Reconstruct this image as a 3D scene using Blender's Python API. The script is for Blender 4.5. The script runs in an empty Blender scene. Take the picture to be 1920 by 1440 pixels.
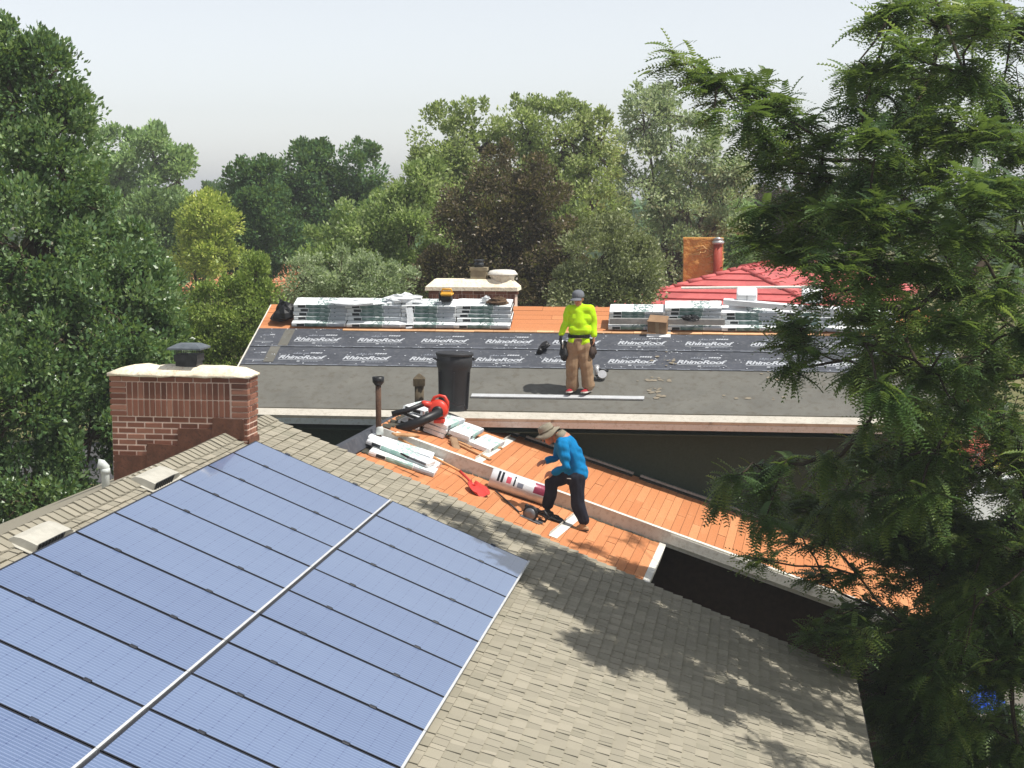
import bpy, bmesh, math, random
import numpy as np
from mathutils import Matrix, Vector, Euler
random.seed(7); RNG = np.random.default_rng(11)
sc = bpy.context.scene
COL = sc.collection
rad = math.radians

# ------------------------------------------------------------------ camera
H = 8.6                                   # camera height above the yard
F = 3106.0; HOR = 355.0                   # focal length and horizon of the 1920x1440 frame
PITCH = math.atan((720 - HOR) / F)
cam = bpy.data.cameras.new('camera'); camo = bpy.data.objects.new('camera', cam); COL.objects.link(camo)
cam.sensor_fit = 'HORIZONTAL'; cam.sensor_width = 36.0; cam.lens = 36.0 * F / 1920.0
cam.clip_start = 0.1; cam.clip_end = 6000
camo.location = (0, 0, H); camo.rotation_euler = (math.pi / 2 - PITCH, 0, 0)
sc.camera = camo

# ------------------------------------------------------------------ sky, sun, exposure
SUNV = Vector((.84, -.32, 1.66)).normalized()      # towards the sun (from the roofer's shadow)
w = bpy.data.worlds.new('World'); sc.world = w; w.use_nodes = True
nt = w.node_tree; nt.nodes.clear()
sky = nt.nodes.new('ShaderNodeTexSky'); sky.sky_type = 'NISHITA'; sky.sun_disc = False
sky.sun_elevation = math.asin(SUNV.z); sky.sun_rotation = math.atan2(SUNV.x, SUNV.y)
sky.altitude = 1600; sky.air_density = 1.0; sky.dust_density = 2.5; sky.ozone_density = 1.0
hs = nt.nodes.new('ShaderNodeHueSaturation'); hs.inputs['Saturation'].default_value = .28
bg = nt.nodes.new('ShaderNodeBackground'); bg.inputs[1].default_value = 0.125
wo = nt.nodes.new('ShaderNodeOutputWorld')
nt.links.new(sky.outputs[0], hs.inputs['Color']); nt.links.new(hs.outputs[0], bg.inputs[0]); nt.links.new(bg.outputs[0], wo.inputs[0])
sl = bpy.data.lights.new('sun', 'SUN'); sl.energy = 4.1; sl.angle = rad(.55); sl.color = (1.0, .955, .88)
so = bpy.data.objects.new('sun', sl); COL.objects.link(so); so.location = (20, -5, 40)
so.rotation_euler = SUNV.to_track_quat('Z', 'Y').to_euler()
vs_ = sc.view_settings; vs_.view_transform = 'Standard'; vs_.look = 'None'; vs_.exposure = 0.4; vs_.gamma = 1.0; vs_.use_curve_mapping = False
cy = sc.cycles; cy.use_denoising = True; cy.max_bounces = 6; cy.diffuse_bounces = 3; cy.glossy_bounces = 3
cy.transmission_bounces = 4; cy.transparent_max_bounces = 8; cy.volume_bounces = 0; cy.caustics_reflective = False; cy.caustics_refractive = False
cy.sample_clamp_indirect = 4.0

# ------------------------------------------------------------------ measuring helpers (pixel of the 1920 frame -> place in the yard)
CAM = np.array([0, 0, H]); RT = np.array([1, 0, 0.])
FWD = np.array([0, math.cos(PITCH), -math.sin(PITCH)]); UPV = np.array([0, math.sin(PITCH), math.cos(PITCH)])
def ray(px, py): return RT * (px - 960) / F + UPV * (720 - py) / F + FWD
def at(px, py, Z): return CAM + ray(px, py) * Z
def hit(px, py, p0, n):
    r = ray(px, py); return CAM + r * (np.dot(np.asarray(p0) - CAM, n) / np.dot(r, n))
def frame(o, x, y, z):
    return Matrix(((x[0], y[0], z[0], o[0]), (x[1], y[1], z[1], o[1]), (x[2], y[2], z[2], o[2]), (0, 0, 0, 1)))
def unit(v): v = np.asarray(v, float); return v / np.linalg.norm(v)
def T(x, y, z): return Matrix.Translation((x, y, z))
def RX(d): return Matrix.Rotation(rad(d), 4, 'X')
def RY(d): return Matrix.Rotation(rad(d), 4, 'Y')
def RZ(d): return Matrix.Rotation(rad(d), 4, 'Z')

# solar house roof: x down the slope, y along the ridge away, z out of the roof
SC = .85
aL = rad(8.37); tL = .41
d1 = np.array([math.sin(aL), math.cos(aL), 0]); d2 = unit([math.cos(aL), -math.sin(aL), -tL]); nL = unit(np.cross(d2, d1))
pL = at(735, 938, 22.07 * SC) - nL * .12
ML = frame(pL, d2, d1, nL)
LRIDGE, LEAVE, LRAKE, LNEAR = -2.08, 5.68, 1.74, -12.0
# felted main roof: x along the eave, y up the slope, z out
aY = rad(7.0); tY = .41
uY = np.array([math.cos(aY), -math.sin(aY), 0]); hY = np.array([math.sin(aY), math.cos(aY), 0]); sY = unit(hY + np.array([0, 0, tY])); nY = unit(np.cross(uY, sY))
pY = at(1085, 735, 27.7); MY = frame(pY, uY, sY, nY)
YL, YR, YEAVE, YRIDGE = -6.05, 6.3, -.90, 3.2
# orange decked lower roof: x down the slope, y away, z out
aO = rad(10.5); tO = .33
o1 = np.array([math.sin(aO), math.cos(aO), 0]); o2 = unit([math.cos(aO), -math.sin(aO), -tO]); nO = unit(np.cross(o2, o1))
wallp = hit(1085, 772, pY, nY) + hY * .45
pO = hit(1200, 895, wallp, hY); MO = frame(pO, o2, o1, nO)
OST = .2                                    # the nearer plane lies this much lower
MOB = MO @ T(0, 0, -OST)
def loc(M, px, py, dz=0.0):                 # pixel -> local x, y on the plane of a roof frame
    n = np.array(M.col[2][:3]); o = np.array(M.col[3][:3]) + n * dz
    q = M.inverted() @ Vector(hit(px, py, o, n)); return q.x, q.y

# ------------------------------------------------------------------ mesh helpers
class MB:
    def __init__(s): s.v = []; s.f = []; s.m = []; s.sm = []
    def add(s, vs, fs, mi=0, M=None, smooth=False):
        b = len(s.v)
        s.v += [tuple(M @ Vector(p)) for p in vs] if M is not None else [tuple(p) for p in vs]
        for f in fs: s.f.append([b + i for i in f]); s.m.append(mi); s.sm.append(smooth)
        return s
    def box(s, x0, x1, y0, y1, z0, z1, mi=0, M=None):
        v = [(x0, y0, z0), (x1, y0, z0), (x1, y1, z0), (x0, y1, z0), (x0, y0, z1), (x1, y0, z1), (x1, y1, z1), (x0, y1, z1)]
        return s.add(v, [(0, 3, 2, 1), (4, 5, 6, 7), (0, 1, 5, 4), (1, 2, 6, 5), (2, 3, 7, 6), (3, 0, 4, 7)], mi, M)
    def bbox(s, x0, x1, y0, y1, z0, z1, b=.01, mi=0, M=None):   # box with bevelled vertical and top edges
        def ring(i, z): return [(x0 + i, y0, z), (x1 - i, y0, z), (x1, y0 + i, z), (x1, y1 - i, z), (x1 - i, y1, z), (x0 + i, y1, z), (x0, y1 - i, z), (x0, y0 + i, z)]
        def ring2(z): return [(x0 + b, y0 + b, z), (x1 - b, y0 + b, z), (x1 - b, y0 + b, z), (x1 - b, y1 - b, z), (x1 - b, y1 - b, z), (x0 + b, y1 - b, z), (x0 + b, y1 - b, z), (x0 + b, y0 + b, z)]
        v = ring2(z0) + ring(b, z0 + b) + ring(b, z1 - b) + ring2(z1); f = []
        for k in range(3):
            for i in range(8):
                j = (i + 1) % 8; f.append((k * 8 + i, k * 8 + j, k * 8 + 8 + j, k * 8 + 8 + i))
        f += [(0, 7, 5, 3, 1), (24, 25, 27, 29, 31)]
        return s.add(v, f, mi, M)
    def poly(s, pts, th, mi=0, M=None):         # planar polygon with thickness along -z of M
        n = len(pts); v = [(p[0], p[1], 0) for p in pts] + [(p[0], p[1], -th) for p in pts]
        f = [tuple(range(n)), tuple(range(2 * n - 1, n - 1, -1))] + [(i, n + i, n + (i + 1) % n, (i + 1) % n) for i in range(n)]
        return s.add(v, f, mi, M)
    def tube(s, pts, r, n=8, mi=0, M=None, cap=True, flat=1.0, smooth=True, up=None):
        pts = [Vector(p) for p in pts]; k = len(pts); r = r if hasattr(r, '__len__') else [r] * k
        v = []; f = []; prev = None
        for i, p in enumerate(pts):
            d = (pts[min(i + 1, k - 1)] - pts[max(i - 1, 0)]).normalized()
            if prev is None:
                a = Vector(up) if up else (Vector((0, 0, 1)) if abs(d.z) < .9 else Vector((1, 0, 0)))
            else: a = prev
            x = a - d * a.dot(d)
            x = x.normalized() if x.length > 1e-6 else d.orthogonal().normalized()
            y = d.cross(x); prev = x
            for j in range(n):
                t = 2 * math.pi * j / n; v.append(p + x * (r[i] * flat * math.cos(t)) + y * (r[i] * math.sin(t)))
        for i in range(k - 1):
            for j in range(n): f.append((i * n + j, i * n + (j + 1) % n, (i + 1) * n + (j + 1) % n, (i + 1) * n + j))
        s.add(v, f, mi, M, smooth)
        if cap: 
            b = len(s.v) - k * n
            s.f += [[b + j for j in range(n - 1, -1, -1)], [b + (k - 1) * n + j for j in range(n)]]; s.m += [mi, mi]; s.sm += [False, False]
        return s
    def lathe(s, prof, n=16, mi=0, M=None, smooth=True, sx=1.0, sy=1.0):
        k = len(prof); v = []; f = []
        for r, z in prof:
            for j in range(n):
                t = 2 * math.pi * j / n; v.append((sx * r * math.cos(t), sy * r * math.sin(t), z))
        for i in range(k - 1):
            for j in range(n): f.append((i * n + j, i * n + (j + 1) % n, (i + 1) * n + (j + 1) % n, (i + 1) * n + j))
        s.add(v, f, mi, M, smooth); b = len(s.v) - k * n
        s.f += [[b + j for j in range(n - 1, -1, -1)], [b + (k - 1) * n + j for j in range(n)]]; s.m += [mi, mi]; s.sm += [False, False]
        return s
    def ball(s, c, rx, ry, rz, n=12, k=8, mi=0, M=None):
        prof = [(math.sin(math.pi * i / k), -math.cos(math.pi * i / k)) for i in range(k + 1)]
        prof[0] = (.02, -1); prof[-1] = (.02, 1)
        mm = T(*c) @ Matrix.Diagonal((rx, ry, rz, 1))
        return s.lathe(prof, n, mi, (M @ mm) if M is not None else mm)
    def mesh(s, name, mats):
        me = bpy.data.meshes.new(name); me.from_pydata(s.v, [], s.f)
        for m in (mats if isinstance(mats, (list, tuple)) else [mats]): me.materials.append(m)
        me.polygons.foreach_set('material_index', s.m); me.polygons.foreach_set('use_smooth', s.sm); me.update()
        return me
WM = {}
def place(o, parent=None, M=None):
    M = Matrix.Identity(4) if M is None else M
    COL.objects.link(o); WM[o.name] = M
    if parent is not None:
        o.parent = parent; o.matrix_local = WM[parent.name].inverted() @ M
    else: o.matrix_local = M
    return o
def obj(name, mb, mats, parent=None, M=None):
    me = mb if isinstance(mb, bpy.types.Mesh) else mb.mesh(name, mats)
    return place(bpy.data.objects.new(name, me), parent, M)
def tag(o, label=None, cat=None, group=None, kind=None):
    if label: o['label'] = label
    if cat: o['category'] = cat
    if group: o['group'] = group
    if kind: o['kind'] = kind
    return o
def thing(name, M, label, cat, group=None):
    return tag(place(bpy.data.objects.new(name, None), None, M), label, cat, group)
def nmesh(name, verts, faces, mats, attr=None, smooth=False):     # numpy mesh of equal-size faces
    me = bpy.data.meshes.new(name); nv = len(verts); nf, k = faces.shape
    me.vertices.add(nv); me.vertices.foreach_set('co', np.ascontiguousarray(verts, np.float32).ravel())
    me.loops.add(nf * k); me.loops.foreach_set('vertex_index', np.ascontiguousarray(faces, np.int32).ravel())
    me.polygons.add(nf); me.polygons.foreach_set('loop_start', np.arange(0, nf * k, k, dtype=np.int32))
    for m in (mats if isinstance(mats, (list, tuple)) else [mats]): me.materials.append(m)
    if attr is not None:
        a = me.attributes.new('rnd', 'FLOAT', 'POINT'); a.data.foreach_set('value', np.ascontiguousarray(attr, np.float32))
    me.update(); me.validate(); return me

# ------------------------------------------------------------------ materials
def lin(c): c /= 255.0; return c / 12.92 if c <= .04045 else ((c + .055) / 1.055) ** 2.4
def S(r, g, b, k=1.0): return (min(lin(r) * k, 1), min(lin(g) * k, 1), min(lin(b) * k, 1), 1)
class NT:
    def __init__(s, name):
        s.mat = bpy.data.materials.new(name); s.mat.use_nodes = True; s.t = s.mat.node_tree; s.n = s.t.nodes
        s.b = s.n['Principled BSDF']; s.out = s.n['Material Output']
    def node(s, ty, **kw):
        n = s.n.new(ty)
        for k, v in kw.items(): setattr(n, k, v)
        return n
    def put(s, sock, v):
        if isinstance(v, bpy.types.NodeSocket): s.t.links.new(v, sock)
        else: sock.default_value = v
    def math(s, op, a, b=0.0, c=None):
        n = s.node('ShaderNodeMath', operation=op); s.put(n.inputs[0], a); s.put(n.inputs[1], b)
        if c is not None: s.put(n.inputs[2], c)
        return n.outputs[0]
    def mix(s, f, a, b, mode='MIX'):
        n = s.node('ShaderNodeMix', data_type='RGBA', blend_type=mode); s.put(n.inputs[0], f); s.put(n.inputs[6], a); s.put(n.inputs[7], b); return n.outputs[2]
    def co(s, kind='Object'): return s.node('ShaderNodeTexCoord').outputs[kind]
    def xyz(s, v):
        n = s.node('ShaderNodeSeparateXYZ'); s.put(n.inputs[0], v); return n.outputs
    def noise(s, scale, detail=4, rough=.6, vec=None, kind='Object'):
        n = s.node('ShaderNodeTexNoise'); s.put(n.inputs['Vector'], vec if vec is not None else s.co(kind))
        n.inputs['Scale'].default_value = scale; n.inputs['Detail'].default_value = detail; n.inputs['Roughness'].default_value = rough
        return n.outputs['Fac']
    def ramp(s, f, stops):
        n = s.node('ShaderNodeValToRGB'); s.put(n.inputs[0], f); e = n.color_ramp.elements
        while len(e) < len(stops): e.new(.5)
        for q, (p, c) in zip(e, stops): q.position = p; q.color = c if len(c) == 4 else (*c, 1)
        return n.outputs[0]
    def bump(s, h, st=.3, dist=.01):
        n = s.node('ShaderNodeBump'); n.inputs['Strength'].default_value = st; n.inputs['Distance'].default_value = dist; s.put(n.inputs['Height'], h)
        s.t.links.new(n.outputs[0], s.b.inputs['Normal'])
    def orand(s): return s.node('ShaderNodeObjectInfo').outputs['Random']
    def irand(s): return s.node('ShaderNodeNewGeometry').outputs['Random Per Island']
    def fin(s, col, rough=.7, spec=.3, metal=0.0):
        s.put(s.b.inputs['Base Color'], col); s.put(s.b.inputs['Roughness'], rough); s.put(s.b.inputs['Metallic'], metal)
        s.put(s.b.inputs['Specular IOR Level'], spec); return s.mat
def vary(name, a, b, scale=3.0, rough=.75, spec=.25, metal=0.0, bump=.0, bscale=40.0, bd=.005, pieces=False, amt=.25, kind='Object', dirt=None):
    t = NT(name); f = t.noise(scale, 6, .62, kind=kind); col = t.ramp(f, [(.3, a), (.7, b)])
    if pieces:
        r = t.math('FRACT', t.math('ADD', t.math('MULTIPLY', t.orand(), 7.13), t.irand()))
        v = t.math('ADD', t.math('MULTIPLY', r, amt * 2), 1 - amt)
        col = t.mix(1.0, col, t.node_rgb(v) if hasattr(t, 'node_rgb') else t.comb(v), 'MULTIPLY')
    if dirt is not None:
        d = t.noise(scale * 4.7, 5, .7, kind=kind); col = t.mix(t.ramp(d, [(.5, (0, 0, 0)), (.72, (1, 1, 1))]), col, dirt)
    if bump: t.bump(t.noise(bscale, 4, .6, kind=kind), bump, bd)
    return t.fin(col, rough, spec, metal)
def comb(s, v):
    n = s.node('ShaderNodeCombineColor'); [s.put(n.inputs[i], v) for i in range(3)]; return n.outputs[0]
NT.comb = comb
def flat(name, c, rough=.6, spec=.3, metal=0.0, var=.12, scale=8.0):
    a = tuple(x * (1 - var) for x in c[:3]) + (1,); b = tuple(min(1, x * (1 + var)) for x in c[:3]) + (1,)
    return vary(name, a, b, scale, rough, spec, metal)
M_ = {}
def shingle_mat():
    t = NT('shingle_granules'); r = t.math('FRACT', t.math('ADD', t.math('MULTIPLY', t.orand(), 7.13), t.irand()))
    base = t.ramp(r, [(0, S(150, 145, 130)), (.35, S(159, 153, 138)), (.7, S(165, 159, 143)), (1, S(173, 166, 150))])
    g = t.noise(160, 3, .7); base = t.mix(t.math('MULTIPLY', g, .6), base, S(104, 100, 86))
    st = t.noise(1.3, 5, .65); base = t.mix(t.ramp(st, [(.55, (0, 0, 0)), (.8, (.35, .35, .35))]), base, S(128, 130, 112))
    t.bump(t.noise(220, 2, .7), .5, .003); return t.fin(base, .92, .15)
def brick_mat():
    t = NT('brick_clay'); r = t.orand()
    base = t.ramp(r, [(0, S(106, 72, 58)), (.3, S(130, 88, 71)), (.65, S(150, 103, 84)), (1, S(168, 122, 101))])
    base = t.mix(t.math('MULTIPLY', t.noise(22, 5, .7), .5), base, S(92, 58, 52))
    t.bump(t.noise(90, 4, .7), .6, .004); return t.fin(base, .9, .15)
def plank_mat():
    t = NT('orange_deck_board'); r = t.orand(); x, y, z = t.xyz(t.co())
    base = t.ramp(r, [(0, S(184, 121, 80)), (.4, S(191, 127, 85)), (.75, S(196, 133, 90)), (1, S(203, 142, 99))])
    mp = t.node('ShaderNodeMapping'); t.put(mp.inputs[0], t.co()); mp.inputs['Scale'].default_value = (9, 1.2, 9)
    g = t.noise(5, 6, .7, vec=mp.outputs[0]); base = t.mix(t.ramp(g, [(.42, (0, 0, 0)), (.75, (.5, .5, .5))]), base, S(168, 106, 72))
    wn = t.noise(1.1, 4, .6, kind='Generated'); base = t.mix(t.ramp(wn, [(.5, (0, 0, 0)), (.75, (.3, .3, .3))]), base, S(214, 168, 128))
    t.bump(g, .3, .004); return t.fin(base, .85, .15)
def solar_mat():
    t = NT('solar_glass'); x, y, z = t.xyz(t.co()); cw = .82 / 6; cl = 1.68 / 12
    fx = t.math('FRACT', t.math('DIVIDE', t.math('ADD', y, .41), cw)); fy = t.math('FRACT', t.math('DIVIDE', t.math('ADD', x, .84), cl))
    ax = t.math('ABSOLUTE', t.math('SUBTRACT', fx, .5)); ay = t.math('ABSOLUTE', t.math('SUBTRACT', fy, .5))
    corner = t.math('GREATER_THAN', t.math('ADD', ax, ay), .93)
    gap = t.math('GREATER_THAN', t.math('MAXIMUM', ax, ay), .488)
    bus = t.math('LESS_THAN', t.math('ABSOLUTE', t.math('SUBTRACT', t.math('FRACT', t.math('MULTIPLY', fx, 3.0)), .5)), .14)
    n = t.noise(1.6, 4, .6, kind='Object'); 
    col = t.ramp(t.math('ADD', t.math('MULTIPLY', t.orand(), .45), t.math('MULTIPLY', n, .6)), [(.2, S(82, 101, 136)), (.5, S(91, 110, 144)), (.9, S(100, 119, 151))])
    col = t.mix(t.math('MULTIPLY', bus, .38), col, S(146, 160, 194)); col = t.mix(t.math('MULTIPLY', gap, .45), col, S(44, 60, 110)); col = t.mix(t.math('MULTIPLY', corner, .6), col, S(36, 50, 96))
    t.put(t.b.inputs['Coat Weight'], 1.0); t.put(t.b.inputs['Coat Roughness'], .06); t.put(t.b.inputs['Coat IOR'], 1.5)
    return t.fin(col, .38, .5)
def mk_mats():
    m = M_
    m['shingle'] = shingle_mat(); m['brick'] = brick_mat(); m['plank'] = plank_mat(); m['solar'] = solar_mat()
    m['mortar'] = vary('mortar', S(212, 184, 168), S(232, 208, 192), 14, .95, .1, bump=.4, bscale=80)
    m['shingle_under'] = vary('roof_felt_base', S(62, 60, 54), S(88, 84, 74), 9, .95, .1)
    m['crown'] = vary('cream_mortar_wash', S(226, 212, 184), S(247, 238, 218), 5, .9, .1, bump=.6, bscale=14, bd=.02, dirt=S(200, 176, 150))
    m['rust'] = vary('painted_brown_flashing', S(88, 60, 48), S(116, 78, 62), 9, .75, .25, dirt=S(72, 54, 46))
    m['dark_metal'] = vary('dark_metal', S(44, 46, 48), S(74, 76, 78), 12, .5, .4, .5)
    m['lid'] = vary('weathered_lid_metal', S(84, 92, 98), S(112, 118, 124), 9, .5, .4, .35)
    m['black'] = flat('black_plastic', S(22, 23, 26), .45, .4)
    m['blackfr'] = flat('black_anodised', S(26, 28, 36), .4, .5)
    m['alu'] = vary('aluminium', S(170, 170, 168), S(200, 199, 196), 14, .4, .5, .6)
    m['trim'] = flat('silver_trim', S(190, 192, 194), .5, .4, .1)
    m['white_paint'] = vary('white_paint', S(212, 208, 198), S(228, 225, 216), 4, .6, .3, dirt=S(190, 182, 168))
    m['cream_paint'] = vary('cream_fascia_paint', S(208, 206, 198), S(224, 222, 214), 3, .7, .3, dirt=S(186, 180, 168))
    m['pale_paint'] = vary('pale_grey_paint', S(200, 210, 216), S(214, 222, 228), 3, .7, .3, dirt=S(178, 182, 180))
    m['eave_metal'] = vary('weathered_eave_metal', S(180, 175, 164), S(196, 190, 178), 3, .6, .3, dirt=S(164, 156, 142))
    m['pvc'] = flat('pvc_pipe', S(196, 200, 196), .5, .4)
    m['vent_metal'] = vary('sun_bleached_vent', S(166, 163, 152), S(184, 181, 170), 9, .6, .3)
    m['wall_olive'] = vary('olive_stucco', S(56, 70, 62), S(66, 80, 71), 30, .9, .15, bump=.5, bscale=60)
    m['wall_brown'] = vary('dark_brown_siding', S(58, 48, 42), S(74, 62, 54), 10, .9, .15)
    m['wall_tan'] = vary('tan_stucco', S(150, 136, 114), S(168, 154, 132), 12, .9, .15)
    m['felt'] = vary('synthetic_underlayment', S(64, 67, 74), S(80, 83, 91), 2.2, .7, .25, dirt=S(94, 96, 100), bump=.35, bscale=3.5, bd=.02)
    m['felt2'] = vary('grey_self_adhered_membrane', S(98, 97, 92), S(112, 111, 105), 1.6, .85, .15, dirt=S(94, 90, 82), bump=.4, bscale=2.5, bd=.02)
    m['print'] = flat('white_print', S(176, 180, 186), .7, .2, var=.15, scale=20)
    m['printdim'] = flat('faded_print', S(126, 131, 140), .7, .2, var=.25, scale=20)
    m['ground'] = vary('dry_lawn', S(92, 96, 58), S(122, 116, 78), .25, .95, .1, bump=.6, bscale=6, bd=.05, dirt=S(128, 112, 84))
    m['concrete'] = vary('driveway_concrete', S(104, 100, 92), S(122, 117, 108), 1.2, .9, .2)
    m['asphalt'] = vary('street_asphalt', S(66, 66, 68), S(82, 81, 80), 2, .9, .2)
    m['bark'] = vary('bark', S(70, 60, 50), S(104, 92, 78), 12, .95, .1, bump=.9, bscale=25, bd=.02)
mk_mats()

# ------------------------------------------------------------------ ground, street, air
g = MB(); g.add([(-1400, -300, 0), (1400, -300, 0), (1400, 1500, 0), (-1400, 1500, 0)], [(0, 1, 2, 3)])
tag(obj('ground', g, M_['ground']), kind='structure')
g = MB(); g.box(6.2, 9.6, -20, 46, -.05, .03); tag(obj('driveway', g, M_['concrete']), kind='structure')
g = MB(); g.box(-200, 300, 48, 56, -.05, .012); tag(obj('street', g, M_['asphalt']), kind='structure')
HAZE_D = .0011
t = NT('hazy_air'); t.n.remove(t.b); pv = t.node('ShaderNodeVolumePrincipled'); pv.inputs['Color'].default_value = (.93, .96, 1, 1); pv.inputs['Density'].default_value = HAZE_D; pv.inputs['Anisotropy'].default_value = .25
t.t.links.new(pv.outputs[0], t.out.inputs['Volume'])
g = MB(); g.box(-1420, 1420, -320, 1520, -1.2, 17.0); hz = tag(obj('haze', g, t.mat), kind='stuff')

# ------------------------------------------------------------------ solar house
def lworld(x, y, z=0): return np.array(ML @ Vector((x, y, z)))
apexw = lworld(LRIDGE, LRAKE)
LH = frame(lworld(LRIDGE, 0)[:2].tolist() + [0], (math.cos(aL), -math.sin(aL), 0), d1, (0, 0, 1))    # level frame under the ridge
RZL = lworld(LRIDGE, 0)[2]                                  # ridge height
cosL = 1 / math.sqrt(1 + tL * tL)
house = thing('house', LH, 'house with tan shingle roof carrying the blue solar panels', 'house')
slopeL = LEAVE - LRIDGE
MFAR = LH @ T(0, 0, RZL) @ RZ(180) @ RY(math.degrees(math.atan(tL)))           # far slope: x down, y towards camera
roof = obj('roof', MB().box(LRIDGE, LEAVE, LNEAR, LRAKE, -.16, -.012), M_['shingle_under'], house, ML)
far = MB().box(.04, slopeL - 1.2, -LRAKE, -LNEAR, -.16, 0.0)
obj('far_slope', far, M_['shingle'], house, MFAR)
hw = slopeL * cosL - .45
wz = RZL - hw * tL - .2
wl = MB(); wl.box(hw - .2, hw, LNEAR + .3, LRAKE - .35, 0, wz); wl.box(-hw + 1.1, -hw + 1.3, LNEAR + .3, LRAKE - .35, 0, wz + .3)
for yy in (LRAKE - .55, LNEAR + .3):
    wl.add([(-hw + 1.1, yy, 0), (hw, yy, 0), (hw, yy, wz), (0, yy, RZL - .2), (-hw + 1.1, yy, wz + .35)] + [(-hw + 1.1, yy + .2, 0), (hw, yy + .2, 0), (hw, yy + .2, wz), (0, yy + .2, RZL - .2), (-hw + 1.1, yy + .2, wz + .35)],
           [(0, 1, 2, 3, 4), (9, 8, 7, 6, 5), (0, 5, 6, 1), (1, 6, 7, 2), (2, 7, 8, 3), (3, 8, 9, 4), (4, 9, 5, 0)])
obj('wall', wl, M_['wall_tan'], house, LH)
rk = MB().box(LRIDGE + .05, LEAVE, LRAKE - .02, LRAKE + .012, -.2, -.02); obj('rake_board', rk, M_['cream_paint'], house, ML)
# gutter along the eave
gu = MB()
prof = [(0.0, -.02), (.005, -.13), (.09, -.13), (.12, -.03), (.112, -.03), (.085, -.122), (.012, -.122), (.006, -.02)]
for a in range(len(prof)):
    pass
gv = [(LEAVE + .01 + p[0], yy, p[1]) for yy in (LNEAR, LRAKE) for p in prof]; k = len(prof)
gu.add(gv, [(i, (i + 1) % k, k + (i + 1) % k, k + i) for i in range(k)])
gut = obj('gutter', gu, M_['dark_metal'], house, ML)
for i in range(9):
    yy = LRAKE - .3 - i * .95; obj('hanger', MB().box(LEAVE + .012, LEAVE + .125, yy - .012, yy + .012, -.04, -.03), M_['alu'], gut, ML)

# shingle tabs: every course is cut into tabs of uneven width, each tab its own slab
EXP = .125
tabs = []
x = LRIDGE + .10; ci = 0
while x < LEAVE - .02:
    y = LRAKE + .015 - random.uniform(0, .12)
    first = True
    while y > -10.5:
        wd = random.choice((.07, .10, .13, .15, .17, .20)); y0 = y - wd
        if first: y1 = LRAKE + .015
        else: y1 = y
        first = False
        inside = (-1.55 < x < 1.45 and y1 < -.25)
        if not inside: tabs.append((x, y0 + .005, y1 - .005, random.choice((.013, .013, .022))))
        y = y0
    x += EXP; ci += 1
def tabverts(wd, th):
    a, b = -wd / 2, wd / 2
    return [(-.03, a, -.010), (EXP, a, -.012), (EXP, b, -.012), (-.03, b, -.010), (-.03, a, -.004), (EXP, a, th), (EXP, b, th), (-.03, b, -.004)]
TF = [(0, 3, 2, 1), (4, 5, 6, 7), (0, 1, 5, 4), (1, 2, 6, 5), (2, 3, 7, 6), (3, 0, 4, 7)]
def pxsize(tb):
    p = lworld(tb[0] + EXP / 2, (tb[1] + tb[2]) / 2); q = p - CAM; z = q @ FWD
    px = 960 + F * (q @ RT) / z; py = 720 - F * (q @ UPV) / z
    vis = -20 < px < 1600 and py < 1450 and z > 0
    return (tb[2] - tb[1]) / z / z if vis and tb[0] > 1.6 else 0
order = sorted(range(len(tabs)), key=lambda i: -pxsize(tabs[i])); big = set(order[:300])
cache = {}
rest = MB()
for i, tb in enumerate(tabs):
    wd = tb[2] - tb[1]; c = (tb[1] + tb[2]) / 2
    if i in big:
        key = (round(wd, 3), tb[3])
        if key not in cache: cache[key] = MB().add(tabverts(wd, tb[3]), TF).mesh('shingle', M_['shingle'])
        obj('shingle', cache[key], None, roof, ML @ T(tb[0], c, 0))
    else: rest.add(tabverts(wd, tb[3]), TF, 0, T(tb[0], c, 0))
tag(obj('shingle_field', rest, M_['shingle'], roof, ML), kind='stuff')
# ridge caps
hc = math.atan(tL); cap = MB(); wv = .15
def capv(y0, y1, l0, l1): 
    return [(-wv * math.cos(hc), y0, -wv * math.sin(hc) + l0), (0, y0, l0 + .012), (wv * math.cos(hc), y0, -wv * math.sin(hc) + l0),
            (-wv * math.cos(hc), y1, -wv * math.sin(hc) + l1), (0, y1, l1 + .012), (wv * math.cos(hc), y1, -wv * math.sin(hc) + l1)]
vv = capv(0, .2, .032, .012) + [(p[0], p[1], p[2] - .012) for p in capv(0, .2, .032, .012)]
cap.add(vv, [(0, 1, 4, 3), (1, 2, 5, 4), (6, 9, 10, 7), (7, 10, 11, 8), (0, 6, 7, 1), (1, 7, 8, 2), (3, 4, 10, 9), (4, 5, 11, 10), (0, 3, 9, 6), (2, 8, 11, 5)])
capm = cap.mesh('ridge_shingle', M_['shingle'])
y = LRAKE - .16
while y > -10.5:
    obj('ridge_shingle', capm, None, roof, LH @ T(0, y, RZL + random.uniform(0, .004)) @ RZ(random.uniform(-1, 1))); y -= .145
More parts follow.
